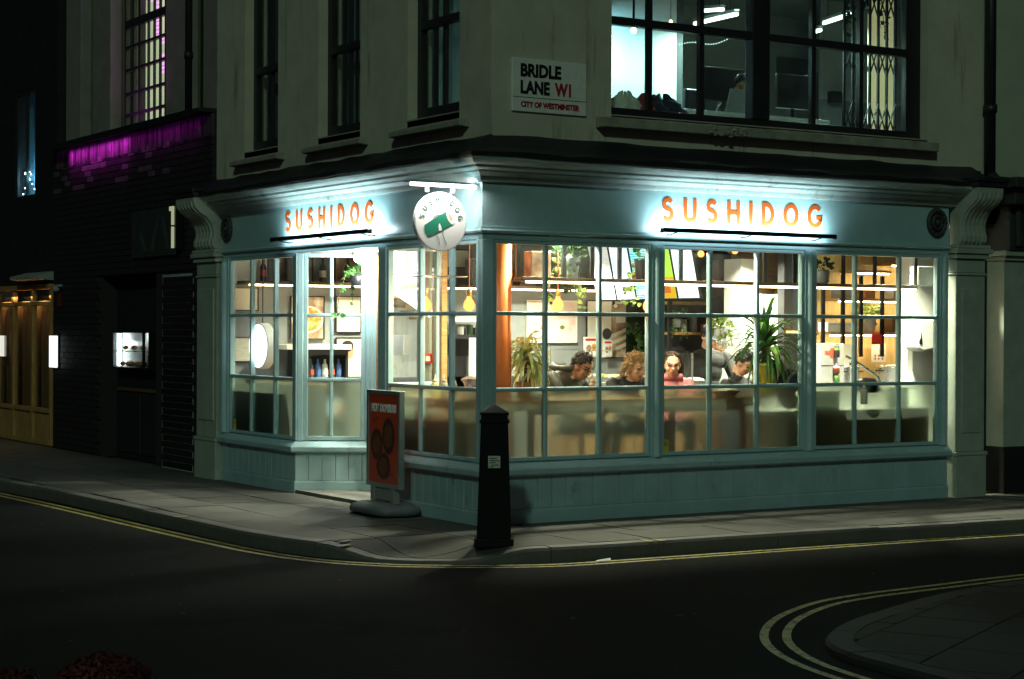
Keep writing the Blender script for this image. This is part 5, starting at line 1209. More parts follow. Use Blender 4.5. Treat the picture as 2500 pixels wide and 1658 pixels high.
# track spotlights near the ceiling
for i, (x, y) in enumerate(((1.75, 2.6), (1.35, 2.2))):
    t = thing('track_spot', 'small black ceiling spotlight, %s of the two over the seats' % ('right', 'left')[i], 'light', (x, y, 2.62), group='track spotlights')
    MB().cyl((0, 0, 0), (0, 0, -.08), .01, n=6).build('stem', 'black_plastic', t); MB().cyl((0, 0, -.08), (.02, -.03, -.2), .03, .045, n=12).build('can', 'black_plastic', t); MB().cyl((.0202, -.0303, -.2005), (.0203, -.0305, -.203), .038, n=12).build('lens', 'downlight', t)
for i, (p, lab) in enumerate((((4.307, 2.652, 2.409), 'small warm spotlight near the ceiling right of the menu screens'), ((4.612, 2.461, 2.444), 'brighter warm spotlight above the red cabinet'), ((0.646, 4.591, 2.38), 'tiny warm spotlight at the top of the entrance bay'))):
    t = thing('track_spot', lab, 'light', p, group='track spotlights'); MB().ball((0, 0, 0), .035, 12, 8).build('lens', 'bulb_glow', t, smooth=True); MB().cyl((0, .05, .0), (0, .12, .06), .045, n=12).build('can', 'black_plastic', t)
# ------------------------------------------------------------------ menu screens
ramp_print('screen_white', [(.40, (.82, .92, 1.0)), (.62, (.50, .72, .88))], 20, emit=.85, kind='lines', stretch=(1, .15, 1))
ramp_print('screen_grey', [(.40, (.66, .70, .66)), (.62, (.46, .52, .52))], 20, emit=.65, kind='lines', stretch=(1, .15, 1))
ramp_print('screen_teal', [(.45, (.02, .50, .58)), (.66, (.55, .85, .90))], 14, emit=.9, kind='lines', stretch=(1, .3, 1))
ramp_print('screen_lime', [(.45, (.30, .75, .05)), (.6, (.35, .80, .08))], 3, emit=.9)
glow('screen_yellow', (.95, .60, .03), 1.0); glow('screen_orange', (.95, .22, .03), .9)
SB = [2.767, 2.404, 2.066, 1.718, 1.388, 1.037]
SCR = (('screen_grey', SB[0], SB[1], 'leftmost dim menu screen of the row'), ('screen_white', SB[1], SB[2], 'white menu screen second from left'), ('screen_teal', SB[2], SB[3], 'teal menu screen in the middle of the row'), ('screen_lime', SB[3], SB[4], 'lime and yellow menu screen beside the teal one'), ('screen_white', SB[4], SB[5], 'rightmost white menu screen of the row'))
for m_, ya_, yb_, lab in SCR:
    t = thing('menu_screen', lab, 'screen', (3.05, (ya_+yb_)/2, 1.90), group='menu screens over the counter'); w_ = (ya_-yb_)/2-.008
    T = lambda x, z: (x-.225*z, z)                     # tipped forward towards the customers
    a, b, c, d = T(0, 0), T(0, .66), T(.03, .66), T(.03, 0)
    MB().prism([a, b, c, d], lambda p: (p[0], -w_, p[1]), lambda p: (p[0], w_, p[1])).build('case', 'black_plastic', t)
    def face(z0, z1, y0, y1, mat, nm, e): 
        q0, q1 = T(-e, z0), T(-e, z1); MB().add([(q0[0], y0, q0[1]), (q1[0], y0, q1[1]), (q1[0], y1, q1[1]), (q0[0], y1, q0[1])], [(0, 1, 2, 3)]).build(nm, mat, t)
    face(.01, .65, -w_+.008, w_-.008, m_, 'screen', .002)
    if m_ == 'screen_lime': face(.01, .22, -w_+.008, w_-.008, 'screen_yellow', 'picture', .004); face(.06, .16, -w_*.5, w_*.5, 'screen_orange', 'picture', .006)
    if m_ == 'screen_teal': face(.05, .11, -w_+.05, w_-.05, 'screen_white', 'picture', .004)
    MB().cyl((-.1, 0, .64), (-.06, 0, .72), .015, n=8).build('bracket', 'black_plastic', t)

# ------------------------------------------------------------------ plants
def leaf_blade(base, az, el, length, width, droop, n=7, twist=0.):
    """points and half widths of an arching blade"""
    d = Vector((math.cos(az)*math.cos(el), math.sin(az)*math.cos(el), math.sin(el))); P = [Vector(base)]; st = length/(n-1); W = []
    for k in range(n-1):
        d = (d+Vector((0, 0, -droop*st*(k+1)*.9))).normalized(); P.append(P[-1]+d*st)
    for k in range(n): f = k/(n-1); W.append(width*(.55+.45*min(1, f*3))*(1-f**2.2)+.0008)
    return P, W, (-math.sin(az+twist), math.cos(az+twist), .15*math.sin(twist*3))
def blade_plant(name, label, loc, pot, pot_mat, crowns, rnd, mats, cat='plant'):
    t = thing(name, label, cat, loc)
    MB().lathe(pot, n=24).build('pot', pot_mat, t, smooth=True)
    for (cx, cy, cz, n, ln, wd, dr, el0, el1, stem_r) in crowns:
        MB().tube([(cx*.4, cy*.4, pot[-1][1]-.03), (cx*.7, cy*.7, (pot[-1][1]+cz)/2), (cx, cy, cz)], stem_r, 8).build('stem', 'stem', t, smooth=True)
        for i in range(n):
            az = i*2.399+rnd.uniform(-.3, .3); f = i/n; el = el1+(el0-el1)*f+rnd.uniform(-.12, .12)
            P, W, sd = leaf_blade((cx, cy, cz-.05+.10*f), az, el, ln*rnd.uniform(.75, 1.1), wd*rnd.uniform(.8, 1.15), dr*rnd.uniform(.7, 1.3), twist=rnd.uniform(-.4, .4))
            MB().ribbon(P, W, sd).build('leaf', mats[rnd.randrange(len(mats))], t, smooth=True)
    return t
rnd = random.Random(5)
DR = (0.72, 0.466, 1.226)
blade_plant('dragon_plant', 'yellow striped leafy plant beside the orange column', (DR[0], DR[1], 1.005), [(.055, 0), (.075, .02), (.085, .14), (.08, .15)], 'terracotta', [(0, 0, .36, 54, .34, .026, 3.4, 1.35, .0, .014), (.05, -.03, .24, 34, .28, .024, 4.2, .9, -.2, .012)], rnd, ('leaf_cream', 'leaf_cream', 'leaf_cream', 'leaf_light'))
YU = (3.228, 0.312, 1.275)
blade_plant('spiky_plant', 'big spiky green plant in yellow pot standing on the counter', (YU[0], YU[1], 1.005), [(.085, 0), (.10, .02), (.125, .27), (.13, .30), (.118, .30)], 'pot_yellow', [(.0, 0, .46, 56, .47, .026, 1.2, 1.45, .20, .03), (.02, -.03, .40, 40, .40, .020, 3.4, .5, -.35, .02)], rnd, ('leaf', 'leaf', 'leaf_dark', 'leaf_light'))
def trailing(name, label, loc, pot, pot_mat, trails, n_leaf, size, rnd, mat='leaf', spread=.1, bush=30):
    """potted trailing plant: pot, stems, and a mass of small leaves"""
    t = thing(name, label, 'plant', loc)
    if pot: MB().lathe(pot, n=20).build('pot', pot_mat, t, smooth=True)
    mb = MB(); st = MB()
    def lf(p, d):
        d = d.normalized(); s_ = size*rnd.uniform(.6, 1.2); e = d.orthogonal().normalized(); e = Matrix.Rotation(rnd.uniform(0, 6.3), 3, d) @ e; nn = d.cross(e)
        mb.add([p, p+d*s_*.35+e*s_*.48, p+d*s_*.75+e*s_*.36, p+d*s_*1.2-nn*s_*.12, p+d*s_*.75-e*s_*.36, p+d*s_*.35-e*s_*.48, p+d*s_*.6+nn*s_*.12], [(0, 1, 6), (1, 2, 6), (2, 3, 6), (3, 4, 6), (4, 5, 6), (5, 0, 6)])
    zt = pot[-1][1] if pot else 0
    for (dx, dy, ln) in trails:
        P = [Vector((0, 0, zt))]; d = Vector((dx, dy, .5)).normalized()
        for k in range(10):
            d = (d+Vector((rnd.uniform(-.25, .25), rnd.uniform(-.25, .25), -.55))).normalized(); P.append(P[-1]+d*ln/10)
        st.tube(P, .0035, 4)
        for k in range(n_leaf):
            p = P[min(10, int(rnd.uniform(0, 11)))]+Vector((rnd.uniform(-.03, .03), rnd.uniform(-.03, .03), rnd.uniform(-.02, .02))); lf(p, Vector((rnd.uniform(-1, 1), rnd.uniform(-1, 1), rnd.uniform(-.8, .3))))
    for k in range(bush): 
        a = rnd.uniform(0, 6.3); r_ = rnd.uniform(.2, 1)*spread; lf(Vector((math.cos(a)*r_, math.sin(a)*r_, zt+rnd.uniform(0, spread*.9))), Vector((math.cos(a), math.sin(a), rnd.uniform(-.3, .9))))
    if trails: st.build('stems', 'stem', t)
    f = mb.build('foliage', mat, t); f['kind'] = 'stuff'
    return t
POT = [(.06, 0), (.07, .01), (.085, .17), (.088, .185)]
c_ = (1.128, 0.4, 2.034)
trailing('pothos', 'trailing plant in concrete pot on the hanging shelf', (c_[0], .40, 2.046), POT, 'pot_grey', [(-.4, -.3, .30), (.5, -.2, .24), (-.2, -.5, .22), (.3, .3, .4)], 12, .05, rnd, 'leaf_dark', .12, 46)
c_ = (1.328, 0.739, 1.915)
trailing('ivy', 'bright leafy trails hanging around the bulb above the man', (c_[0], c_[1]+.05, 2.05), [(.05, 0), (.06, .01), (.07, .10)], 'terracotta', [(-.3, .1, .40), (.2, 0, .46), (.7, .1, .46), (.5, -.2, .36), (-.6, -.1, .35)], 16, .048, rnd, 'leaf_light', .07, 14)
c_ = (1.928, 0.42, 2.049)
trailing('pothos', 'dark broad leaved plant on the shelf before the teal screen', (c_[0], .42, 2.046), POT, 'black_plastic', [(.6, -.1, .22), (.1, .2, .2)], 5, .06, rnd, 'leaf_dark', .11, 10)
c_ = (2.399, 1.129, 1.799)
trailing('ivy', 'yellow green trails hanging beside the blonde woman bulb', (c_[0], c_[1], 2.05), [(.05, 0), (.06, .01), (.07, .08)], 'terracotta', [(-.3, .1, .42), (.0, 0, .36), (-.5, .1, .40)], 14, .045, rnd, 'leaf_light', .07, 10)
c_ = (0.538, 3.241, 2.011)
trailing('pothos', 'hanging plant with long leafy trail at the right of the entrance bay', (c_[0], c_[1], 2.02), [(.05, 0), (.06, .01), (.08, .12)], 'black_plastic', [(-.2, -.1, .62), (.05, 0, .56), (.15, .1, .66), (-.1, .2, .45)], 14, .055, rnd, 'leaf', .09, 24)
c_ = (3.998, 0.4, 2.027)
trailing('pothos', 'dark plant in round pot at the right of the hanging shelf', (c_[0], .40, 2.046), [(.05, 0), (.068, .02), (.075, .11), (.06, .13)], 'grey_plastic', [], 0, .05, rnd, 'leaf_dark', .10, 40)
c_ = (3.541, 1.357, 1.638)
trailing('pothos', 'pale green bushy plant beside the worker in the blue cap', (c_[0], c_[1], c_[2]-.12), [(.05, 0), (.06, .01), (.07, .10)], 'pot_grey', [(-.1, -.2, .22), (.2, -.2, .26), (-.3, 0, .2)], 16, .04, rnd, 'leaf_light', .11, 60)
c_ = (5.381, 5.25, 1.555)
trailing('fern', 'fern foliage on the dark panel behind the blonde woman', (c_[0], 5.2, c_[2]-.05), None, '', [(-.5, -.3, .3), (.5, -.3, .3), (0, -.5, .35), (.3, -.2, .5), (-.3, -.2, .5)], 16, .055, rnd, 'leaf', .2, 60)
c_ = (5.417, 4.6, 1.681)
trailing('fern', 'fine green fern on the wooden wall shelf behind the girl', (c_[0], 4.55, c_[2]-.05), [(.06, 0), (.07, .01), (.08, .1)], 'pot_grey', [(-.4, -.2, .3), (.3, -.2, .32), (0, -.4, .3), (.6, -.1, .3)], 18, .035, rnd, 'leaf', .14, 60)
c_ = (6.29, 2.2, 1.799)
KX = (5.722, 7.028, 1.558, 1.938)

# ------------------------------------------------------------------ wall behind the staff
t = thing('wall_shelves', 'oak wall shelves on dark panelling behind the seated girl', 'shelves', (0, 4.75, 0))
a_ = (5.286, 5.617, 1.903, 1.94); b_ = (5.288, 6.444, 1.546, 1.578)
MB().box(a_[0], b_[1], .0, .04, .3, 2.6).build('back_panel', 'dark_wall', t)
MB().box(a_[0], b_[1]-.5, -.22, -.001, a_[2], a_[3]).build('board', 'oak', t); MB().box(b_[0], b_[1], -.22, -.001, b_[2], b_[3]).build('board', 'oak', t)
for k, x in enumerate((a_[0]+.02, a_[0]+.62, a_[0]+1.3)): MB().box(x-.03, x+.03, -.24, -.221, 1.2, 2.2).build('upright', 'black_plastic', t)
for k in range(8): MB().cyl((a_[0]+.15+k*.16, -.1, b_[3]), (a_[0]+.15+k*.16, -.1, b_[3]+.10+.05*(k % 3)), .045, n=12).build('jar', ('terracotta', 'white_plastic', 'pot_grey', 'label_red')[k % 4], t)
r_ = (6.008, 6.424, 2.006, 2.446)
t = thing('wall_cabinet', 'red wall cabinet with grey grille near the ceiling', 'cabinet', ((r_[0]+r_[1])/2, 4.6, r_[2])); w_ = (r_[1]-r_[0])/2; h_ = r_[3]-r_[2]
MB().box(-w_, w_, -.1, .1, 0, h_).build('case', 'red_steel', t, bevel=.01); MB().box(-w_*.6, w_*.7, -.112, -.101, h_*.40, h_*.92).build('grille', 'pot_grey', t)
r_ = (5.458, 5.67, 1.209, 2.388)
t = thing('pillar', 'bright white pillar behind the spiky plant', 'pillar', ((r_[0]+r_[1])/2, 3.4, .02)); MB().box(-(r_[1]-r_[0])/2, (r_[1]-r_[0])/2, 0, .3, 0, r_[3]).build('shaft', 'white_wall', t)
r_ = (5.514, 5.916, 1.0, 1.987)
t = thing('white_fridge', 'tall white fridge right of the white pillar', 'fridge', ((r_[0]+r_[1])/2, 3.2, .02)); w_ = (r_[1]-r_[0])/2
MB().box(-w_, w_, 0, .55, 0, r_[3]).build('case', 'white_plastic', t, bevel=.008); MB().box(-w_+.03, -w_+.05, -.04, -.001, .9, 1.4).build('handle', 'steel', t)
r_ = (5.754, 6.044, 1.003, 1.987)
t = thing('blue_partition', 'dark blue partition with oak shelf beside the kitchen', 'partition', ((r_[0]+r_[1])/2+.2, 3.0, .02)); w_ = (r_[1]-r_[0])/2+.3
MB().box(-w_+.1, w_, .0, .05, 0, 2.55).build('panel', 'blue_wall', t); MB().box(-w_+.1, w_, -.25, -.001, 1.554, 1.583).build('shelf', 'oak', t); MB().box(-w_+.07, -w_+.0999, -.03, .08, 0, 2.55).build('upright', 'black_plastic', t)
t = thing('brown_panel', 'brown timber panelling high behind the hanging shelf', 'panelling', (6.165, 3.6, 1.9)); MB().box(-.65, 3.4, 0, .04, 0, .7).build('boards', 'oak_dark', t)
for k in range(12): MB().box(-.64+k*.335, -.32+k*.335, -.012, -.001, .01, .69).build('plank', 'oak_dark', t)

# ------------------------------------------------------------------ kitchen shelving at the right
K = thing('kitchen_shelves', 'oak backed kitchen shelves with warm strip lights at the right', 'shelves', (0, 2.4, 0))
kx0, kx1 = 5.669, 7.158
MB().box(kx0-.05, kx1+.3, 0, .04, .9, 2.6).build('back_panel', 'oak_pale', K)
SH = (1.925, 1.559, 2.326, 2.234)
glow('led_kitchen', (1.0, .82, .46), 40)
for k, (z, a, b) in enumerate(((SH[0], kx0+.12, kx1), (SH[1], kx0, kx1), (SH[2], kx0+.9, kx1), (SH[3], kx0+.35, kx0+.88))):
    s_ = MB().box(a, b, -.26, -.001, z, z+.03).build('board', 'oak', K); MB().box(a+.02, b-.02, -.25, -.225, z-.012, z-.001).build('led_strip', 'led_kitchen', s_)
for x in (5.548, 5.831, 6.09, 6.401):
    MB().box(x-.022, x+.022, -.285, -.261, 1.32, 2.2).build('upright', 'black_plastic', K)
def on_shelf(name, lab, cat, r, y, mk):
    t = thing(name, lab, cat, ((r[0]+r[1])/2, y, r[2])); mk(t, (r[1]-r[0])/2, r[3]-r[2]); return t
def mk_box(mat, dot=None):
    def f(t, w, h):
        MB().box(-w, w, -.07, .09, 0, h).build('case', mat, t, bevel=.006)
        if dot: MB().cyl((0, -.0705, h*.45), (0, -.074, h*.45), .014, n=12).build('knob', dot, t); MB().box(-w*.98, w*.98, -.0725, -.0702, h*.76, h*.79).build('seam', 'grey_plastic', t)
    return f
zs = round(SH[1]+.031, 3)
def lift(r, z): return (r[0], r[1], z, z+r[3]-r[2])
on_shelf('till_box', 'white metal cash box with dark lock on the kitchen shelf', 'box', lift((5.642, 6.077, 1.586, 1.688), zs), 2.22, mk_box('white_plastic', 'black_plastic'))
on_shelf('cardboard_box', 'brown box at the right end of the kitchen shelf', 'box', lift((6.57, 6.71, 1.571, 1.716), zs), 2.22, mk_box('oak_dark'))
r_ = (6.184, 6.398, 1.582, 1.713)
trailing('potted_plant', 'bright green plant in grey pot on the kitchen shelf', ((r_[0]+r_[1])/2, 2.23, zs), [(.07, 0), (.075, .01), (.09, .16), (.09, .175)], 'pot_grey', [(-.4, -.4, .15), (.4, -.4, .15)], 8, .06, rnd, 'leaf_light', .13, 60)
z2 = round(SH[0]+.031, 3)
for k, (a, b, c, d, m_, lab) in enumerate(((420, 530, 590, 675, 'pot_grey', 'grey tin on the upper kitchen shelf'), (655, 750, 585, 670, 'terracotta', 'orange box on the upper kitchen shelf'), (920, 985, 590, 670, 'pot_grey', 'grey canister at the right of the upper kitchen shelf'))):
    r_ = ((5.833, 5.998, 1.937, 2.034), (6.188, 6.334, 1.947, 2.044), (6.598, 6.7, 1.952, 2.044))[k]; on_shelf('canister', lab, 'canister', lift(r_, z2), 2.23, mk_box(m_))
# counter, machines and pots
t = thing('kitchen_counter', 'steel kitchen counter below the shelves', 'counter', (0, 0, .02)); MB().box(4.1, kx1+.2, 1.45, 2.39, 0, .96).build('body', 'grey_plastic', t); MB().box(4.08, kx1+.2, 1.42, 2.395, .961, 1.0).build('top', 'steel', t, bevel=.004)
ZC = 1.022
def stand(r, z=ZC): return (r[0], r[1], z, r[3])
def mk_machine(t, w, h):
    MB().box(-w, w, -.12, .2, 0, h).build('case', 'grey_plastic', t, bevel=.008); MB().box(-w*.95, w*.95, -.123, -.1205, h*.48, h*.5).build('seam', 'black_plastic', t)
    cz = h*.78; s_ = w*.42
    MB().prism([(-s_*1.5, cz-.015), (-s_*.6, cz-.02), (-s_*.35, cz-.05), (s_*.35, cz-.05), (s_*.6, cz-.02), (s_*1.5, cz-.015), (s_*1.5, cz+.02), (s_*.6, cz+.02), (s_*.3, cz+.05), (-s_*.3, cz+.05), (-s_*.6, cz+.02), (-s_*1.5, cz+.02)], lambda p: (p[0], -.1205, p[1]), lambda p: (p[0], -.125, p[1])).build('emblem', 'label_red', t)
    MB().cyl((s_*.3, -.121, h*.42), (s_*.3, -.14, h*.42), .012, n=10).build('knob', 'steel', t)
on_shelf('drinks_machine', 'grey drinks machine with red emblem on the kitchen counter', 'machine', stand((4.988, 5.31, 1.062, 1.472)), 1.65, mk_machine)
for k in range(3):
    r_ = ((5.155, 5.212, 1.328, 1.463), (5.148, 5.212, 1.161, 1.268), (5.156, 5.214, 1.07, 1.161))[k]
    on_shelf('bottle', ('dark bottle with green cap clipped on the grey machine', 'dark red carton beside the grey machine', 'green can standing beside the grey machine')[k], 'bottle', r_, 1.50, lambda t, w, h: (MB().lathe([(w, 0), (w, h*.72), (w*.5, h*.86), (w*.5, h)], n=14).build('body', ('black_plastic', 'red_steel', 'leaf')[k], t, smooth=True), MB().lathe([(w*1.02, h*.55), (w*1.02, h*.74)], n=14, caps=False).build('label', ('leaf_light', 'cream_paper', 'leaf_light')[k], t)))
def mk_sheet(mat, heads=()):
    def f(t, w, h):
        MB().box(-w, w, -.004, 0, 0, h).build('sheet', mat, t)
        for x in (-.5, 0, .5):
            for z in heads: MB().cyl((x*w, -.0045, h*z), (x*w, -.0055, h*z), .012, n=10).build('printed_mark', 'label_red', t)
    return f
on_shelf('notice', 'cream instruction sheet beside the grey machine', 'notice', (5.686, 5.888, 1.122, 1.463), 2.0, mk_sheet('cream_paper'))
on_shelf('notice', 'white planner sheet with rows of red dots above the pots', 'notice', (6.409, 6.62, 1.258, 1.466), 2.3, mk_sheet('white_paper', (.18, .34)))
on_shelf('notice', 'red sheet hanging from the kitchen shelf edge', 'notice', (6.222, 6.374, 1.456, 1.565), 2.1, mk_sheet('red_plastic'))
def mk_pot(t, w, h):
    MB().lathe([(w*.97, 0), (w, .01), (w, h*.8), (w*1.04, h*.82), (w*1.04, h*.86)], n=26).build('pan', 'steel', t, smooth=True); MB().lathe([(w*1.05, h*.862), (w*.95, h*.95), (.03, h)], n=26).build('lid', 'steel', t, smooth=True); MB().ball((0, 0, h+.02), .022, 10, 7).build('knob', 'black_plastic', t, smooth=True)
    for s in (-1, 1): MB().tube([(s*w, -.04, h*.7), (s*(w+.04), -.04, h*.7), (s*(w+.04), .04, h*.7), (s*w, .04, h*.7)], .008, 6).build('handle', 'black_plastic', t)
on_shelf('stock_pot', 'large steel stock pot with lid on the kitchen counter', 'pot', stand((6.086, 6.544, 1.054, 1.246)), 1.8, mk_pot)
on_shelf('stock_pot', 'smaller steel pot left of the large stock pot', 'pot', stand((5.474, 5.65, 1.054, 1.24)), 1.7, mk_pot)
c_ = (4.501, 0.28, 1.175)
t = thing('tap', 'curved steel tap over the kitchen sink', 'tap', (c_[0], c_[1], ZC)); MB().tube([(.12, 0, 0), (.12, 0, .10), (.10, 0, .14), (-.12, 0, .26), (-.30, 0, .34)], .014, 8).build('spout', 'steel', t, smooth=True); MB().cyl((.12, 0, 0), (.12, 0, .03), .03, n=12).build('base', 'steel', t)
c_ = (4.337, 0.147, 1.189)
t = thing('rice_cooker', 'black rice cooker beside the tap', 'rice cooker', (c_[0], c_[1], ZC)); MB().lathe([(.10, 0), (.11, .02), (.11, .09), (.08, .13), (.02, .14)], n=24).build('body', 'black_plastic', t, smooth=True); MB().lathe([(.111, .08), (.111, .09)], n=24, caps=False).build('band', 'steel', t)
# white nib wall with paper towel dispenser
nw = (5.71, 6.137, 1.07, 2.422)
t = thing('nib_wall', 'white side wall at the right end of the front window', 'wall', (nw[0], .95, .02)); MB().box(0, nw[1]-nw[0]+.3, 0, .2, 0, 2.59).build('panel', 'white_wall', t)
r_ = (5.534, 5.915, 1.426, 1.721)
t = thing('towel_dispenser', 'white paper towel dispenser with teardrop window on the white wall', 'dispenser', ((r_[0]+r_[1])/2+.03, .86, r_[2])); w_ = (r_[1]-r_[0])/2; h_ = r_[3]-r_[2]
P = [(-w_*.85, .0), (-w_*.4, -.03), (w_*.75, -.0), (w_*.9, .04), (w_, h_*.5), (w_*.95, h_*.93), (w_*.85, h_), (-w_*.8, h_), (-w_*.93, h_*.93), (-w_, h_*.35)]
MB().prism(P, lambda p: (p[0], .09, p[1]), lambda p: (p[0], -.10, p[1])).build('case', 'white_plastic', t, bevel=.02, seg=3)
MB().prism([(-w_*.62, h_*.36)]+[(-w_*.62+.022*math.sin(R(a)), h_*.36-.02+.028*-math.cos(R(a))-.02) for a in range(-110, 111, 22)]+[(-w_*.62, h_*.62)], lambda p: (p[0], -.1005, p[1]), lambda p: (p[0], -.103, p[1])).build('level_window', 'black_plastic', t)
r_ = (5.156, 5.451, 2.068, 2.243)
t = thing('speaker', 'tilted grey speaker at the right end of the hanging shelf', 'speaker', ((r_[0]+r_[1])/2, .40, 2.046)); o = MB().box(-.10, .10, -.08, .08, 0, .19).build('case', 'grey_plastic', t, bevel=.012); o2 = MB().box(-.09, .09, -.084, -.0801, .012, .178).build('grille', 'pot_grey', t); t.rotation_euler = (0, R(0), R(-14))
# low dark cabinets behind the frosted panes at the right, paper on top
t = thing('low_cabinet', 'low dark cabinet behind the frosted panes at the right', 'cabinet', (0, 0, .02)); MB().box(3.22, 5.13, .14, .60, 0, .80).build('body', 'oak_dark', t); MB().box(3.20, 5.14, .12, .62, .801, .84).build('top', 'grey_plastic', t)
t = thing('paper_stack', 'white stack of boxes behind the frosted pane at the right', 'boxes', (3.82, .25, .86)); MB().box(-.2, .2, -.08, .08, 0, .18).build('stack', 'white_paper', t); MB().box(.02, .16, -.0805, -.083, .04, .12).build('label', 'leaf_light', t)
t = thing('tray', 'white chopping board on the low cabinet by the white wall', 'board', (4.95, .38, .862)); MB().box(-.22, .18, -.1, .12, .18, .2).build('slab', 'white_plastic', t, bevel=.005); MB().box(-.16, .1, -.05, .08, 0, .179).build('block', 'white_plastic', t)
c_ = (3.969, -0.213, 1.153)
def squeeze(lab, c, m_, cap_, z):
    t = thing('sauce_bottle', lab, 'bottle', (c[0], c[1], z), group='sauce bottles'); MB().lathe([(.030, 0), (.033, .01), (.033, .12), (.024, .14)], n=14).build('body', m_, t, smooth=True); MB().lathe([(.026, .14), (.024, .155), (.006, .165), (.003, .205)], n=12).build('nozzle', cap_, t, smooth=True)
squeeze('cream sauce bottle with pointed nozzle near the kitchen tap', c_, 'cream_paper', 'cream_paper', .93)
for k, (p, lab, m_) in enumerate((((0.166, 1.049, 1.154), 'pale green sauce bottle in the bay by the corner, leftmost', 'leaf_cream'), ((0.157, 0.878, 1.167), 'cream sauce bottle in the bay by the corner, middle', 'cream_paper'), ((0.173, 0.75, 1.179), 'cream sauce bottle in the bay by the corner, beside the post', 'cream_paper'), ((1.297, 0.282, 1.206), 'tall amber sauce bottle between the man and the woman', 'peach_print'))):
    squeeze(lab, p, m_, 'cream_paper' if k < 3 else 'peach_print', 1.006)
# tabletop odds and ends
c_ = (0.351, 0.697, 1.187)
t = thing('figure_stand_in', 'crumpled orange and white bag standing in for a figure by the corner post', 'bag', (c_[0], c_[1], 1.006)); mb = MB(); rr = random.Random(3)  # bag shape stands in for the figure by the corner pane
n = 14; V = []
for k, (r_, z) in enumerate(((.07, 0), (.09, .06), (.085, .12), (.10, .17), (.06, .19))):
    for i in range(n): a = 2*math.pi*i/n; q = r_*rr.uniform(.75, 1.25); V.append((q*math.cos(a), q*math.sin(a), z+rr.uniform(-.015, .015)*(k > 0)))
mb.add(V, [(i*n+j, i*n+(j+1) % n, i*n+n+(j+1) % n, i*n+n+j) for i in range(4) for j in range(n)]+[tuple(range(4*n, 5*n))]); mb.build('bag', 'print_pink', t); MB().box(-.05, .05, -.1, -.095, .02, .09).build('label', 'peach_print', t)
def bowl(lab, c, m_, f_, z=1.006, r=.085):
    t = thing('food_bowl', lab, 'bowl', (c[0], c[1], z), group='food bowls on the counter'); MB().lathe([(r*.55, 0), (r*.8, .02), (r, .055), (r*1.02, .06), (r*.9, .052)], n=22).build('bowl', m_, t, smooth=True); MB().ball((0, 0, .05), (r*.85, r*.85, .03), 14, 8).build('food', f_, t, smooth=True)
bowl('white bowl of food in front of the girl in pink', (2.285, 0.488, 1.125), 'white_plastic', 'print_food')
bowl('orange edged tray of white food in front of the spiky plant', (2.645, 0.145, 1.149), 'terracotta', 'rice', r=.13)
bowl('white box of food in front of the striped plant', (0.737, 0.278, 1.131), 'white_paper', 'rice')
bowl('pale blue cup of food by the blonde woman', (1.861, 0.282, 1.127), 'print_white', 'rice', r=.06)
c_ = (3.486, 0.208, 1.157)
t = thing('backpack', 'dark blue padded bag with orange tissue on the counter by the partition', 'bag', (c_[0], c_[1], .86)); MB().ball((0, .05, .20), (.15, .10, .19), 16, 10).build('bag', 'denim', t, smooth=True); mb = MB(); mb.tube([(-.15+.3*k/8, -.02, .18+.17*math.sin(math.pi*k/8)) for k in range(9)], .016, 8); mb.build('handle', 'coat_grey', t, smooth=True); MB().ball((.02, -.12, .16), (.10, .05, .05), 10, 7).build('tissue', 'white_paper', t); MB().cyl((.02, -.12, .2), (.02, -.12, .29), .03, .022, 10).build('tissue_top', 'peach_print', t)
# warning stickers low on the glass
for k, (p, lab) in enumerate((((1.889, -0.003, 0.596), 'small yellow warning sticker low on the front window'), ((-0.003, 5.034, 0.597), 'small yellow warning sticker low on the far left bay'))):
    t = thing('warning_sticker', lab, 'sticker', p, 0 if k == 0 else R(-90), group='warning stickers'); y_ = .032
    MB().box(-.032, .032, y_, y_+.002, -.055, .055).build('sheet', 'pot_yellow', t); MB().prism([(-.024, .005), (.024, .005), (0, .045)], lambda p: (p[0], y_-.0005, p[1]), lambda p: (p[0], y_-.0012, p[1])).build('triangle', 'letter_black', t); MB().prism([(-.013, .011), (.013, .011), (0, .033)], lambda p: (p[0], y_-.0014, p[1]), lambda p: (p[0], y_-.002, p[1])).build('triangle_inner', 'pot_yellow', t)
# picture boxes standing on the hanging shelf
r_ = (0.716, 0.874, 2.03, 2.229)
t = thing('gift_box', 'brown patterned box standing on the hanging shelf', 'box', ((r_[0]+r_[1])/2, .40, 2.046)); MB().box(-.10, .10, -.06, .06, 0, .22).build('box', 'print_brown', t, bevel=.004)
# unseen dark boxes added to darken the frosted panes of the left street
for lab, (x0, x1, y0, y1, h) in (('dark box added inside the far left bay', (.14, .50, 3.85, 5.20, 1.02)), ('dark box added inside the bay by the corner', (.14, .52, .78, 1.66, .80)), ('dark box added inside the entrance bay', (.95, 1.50, 3.35, 3.80, .70))):
    t = thing('darkening_box', lab, 'added box', ((x0+x1)/2, (y0+y1)/2, .02)); a, b = (x1-x0)/2, (y1-y0)/2
    MB().box(-a, a, -b, b, .08, h-.035).build('body', 'dark_wall', t, bevel=.006); MB().box(-a-.01, a+.01, -b-.01, b+.01, h-.034, h).build('top', 'oak_dark', t, bevel=.004); MB().box(-a+.03, a-.03, -b+.03, b-.03, 0, .079).build('foot', 'black_plastic', t)
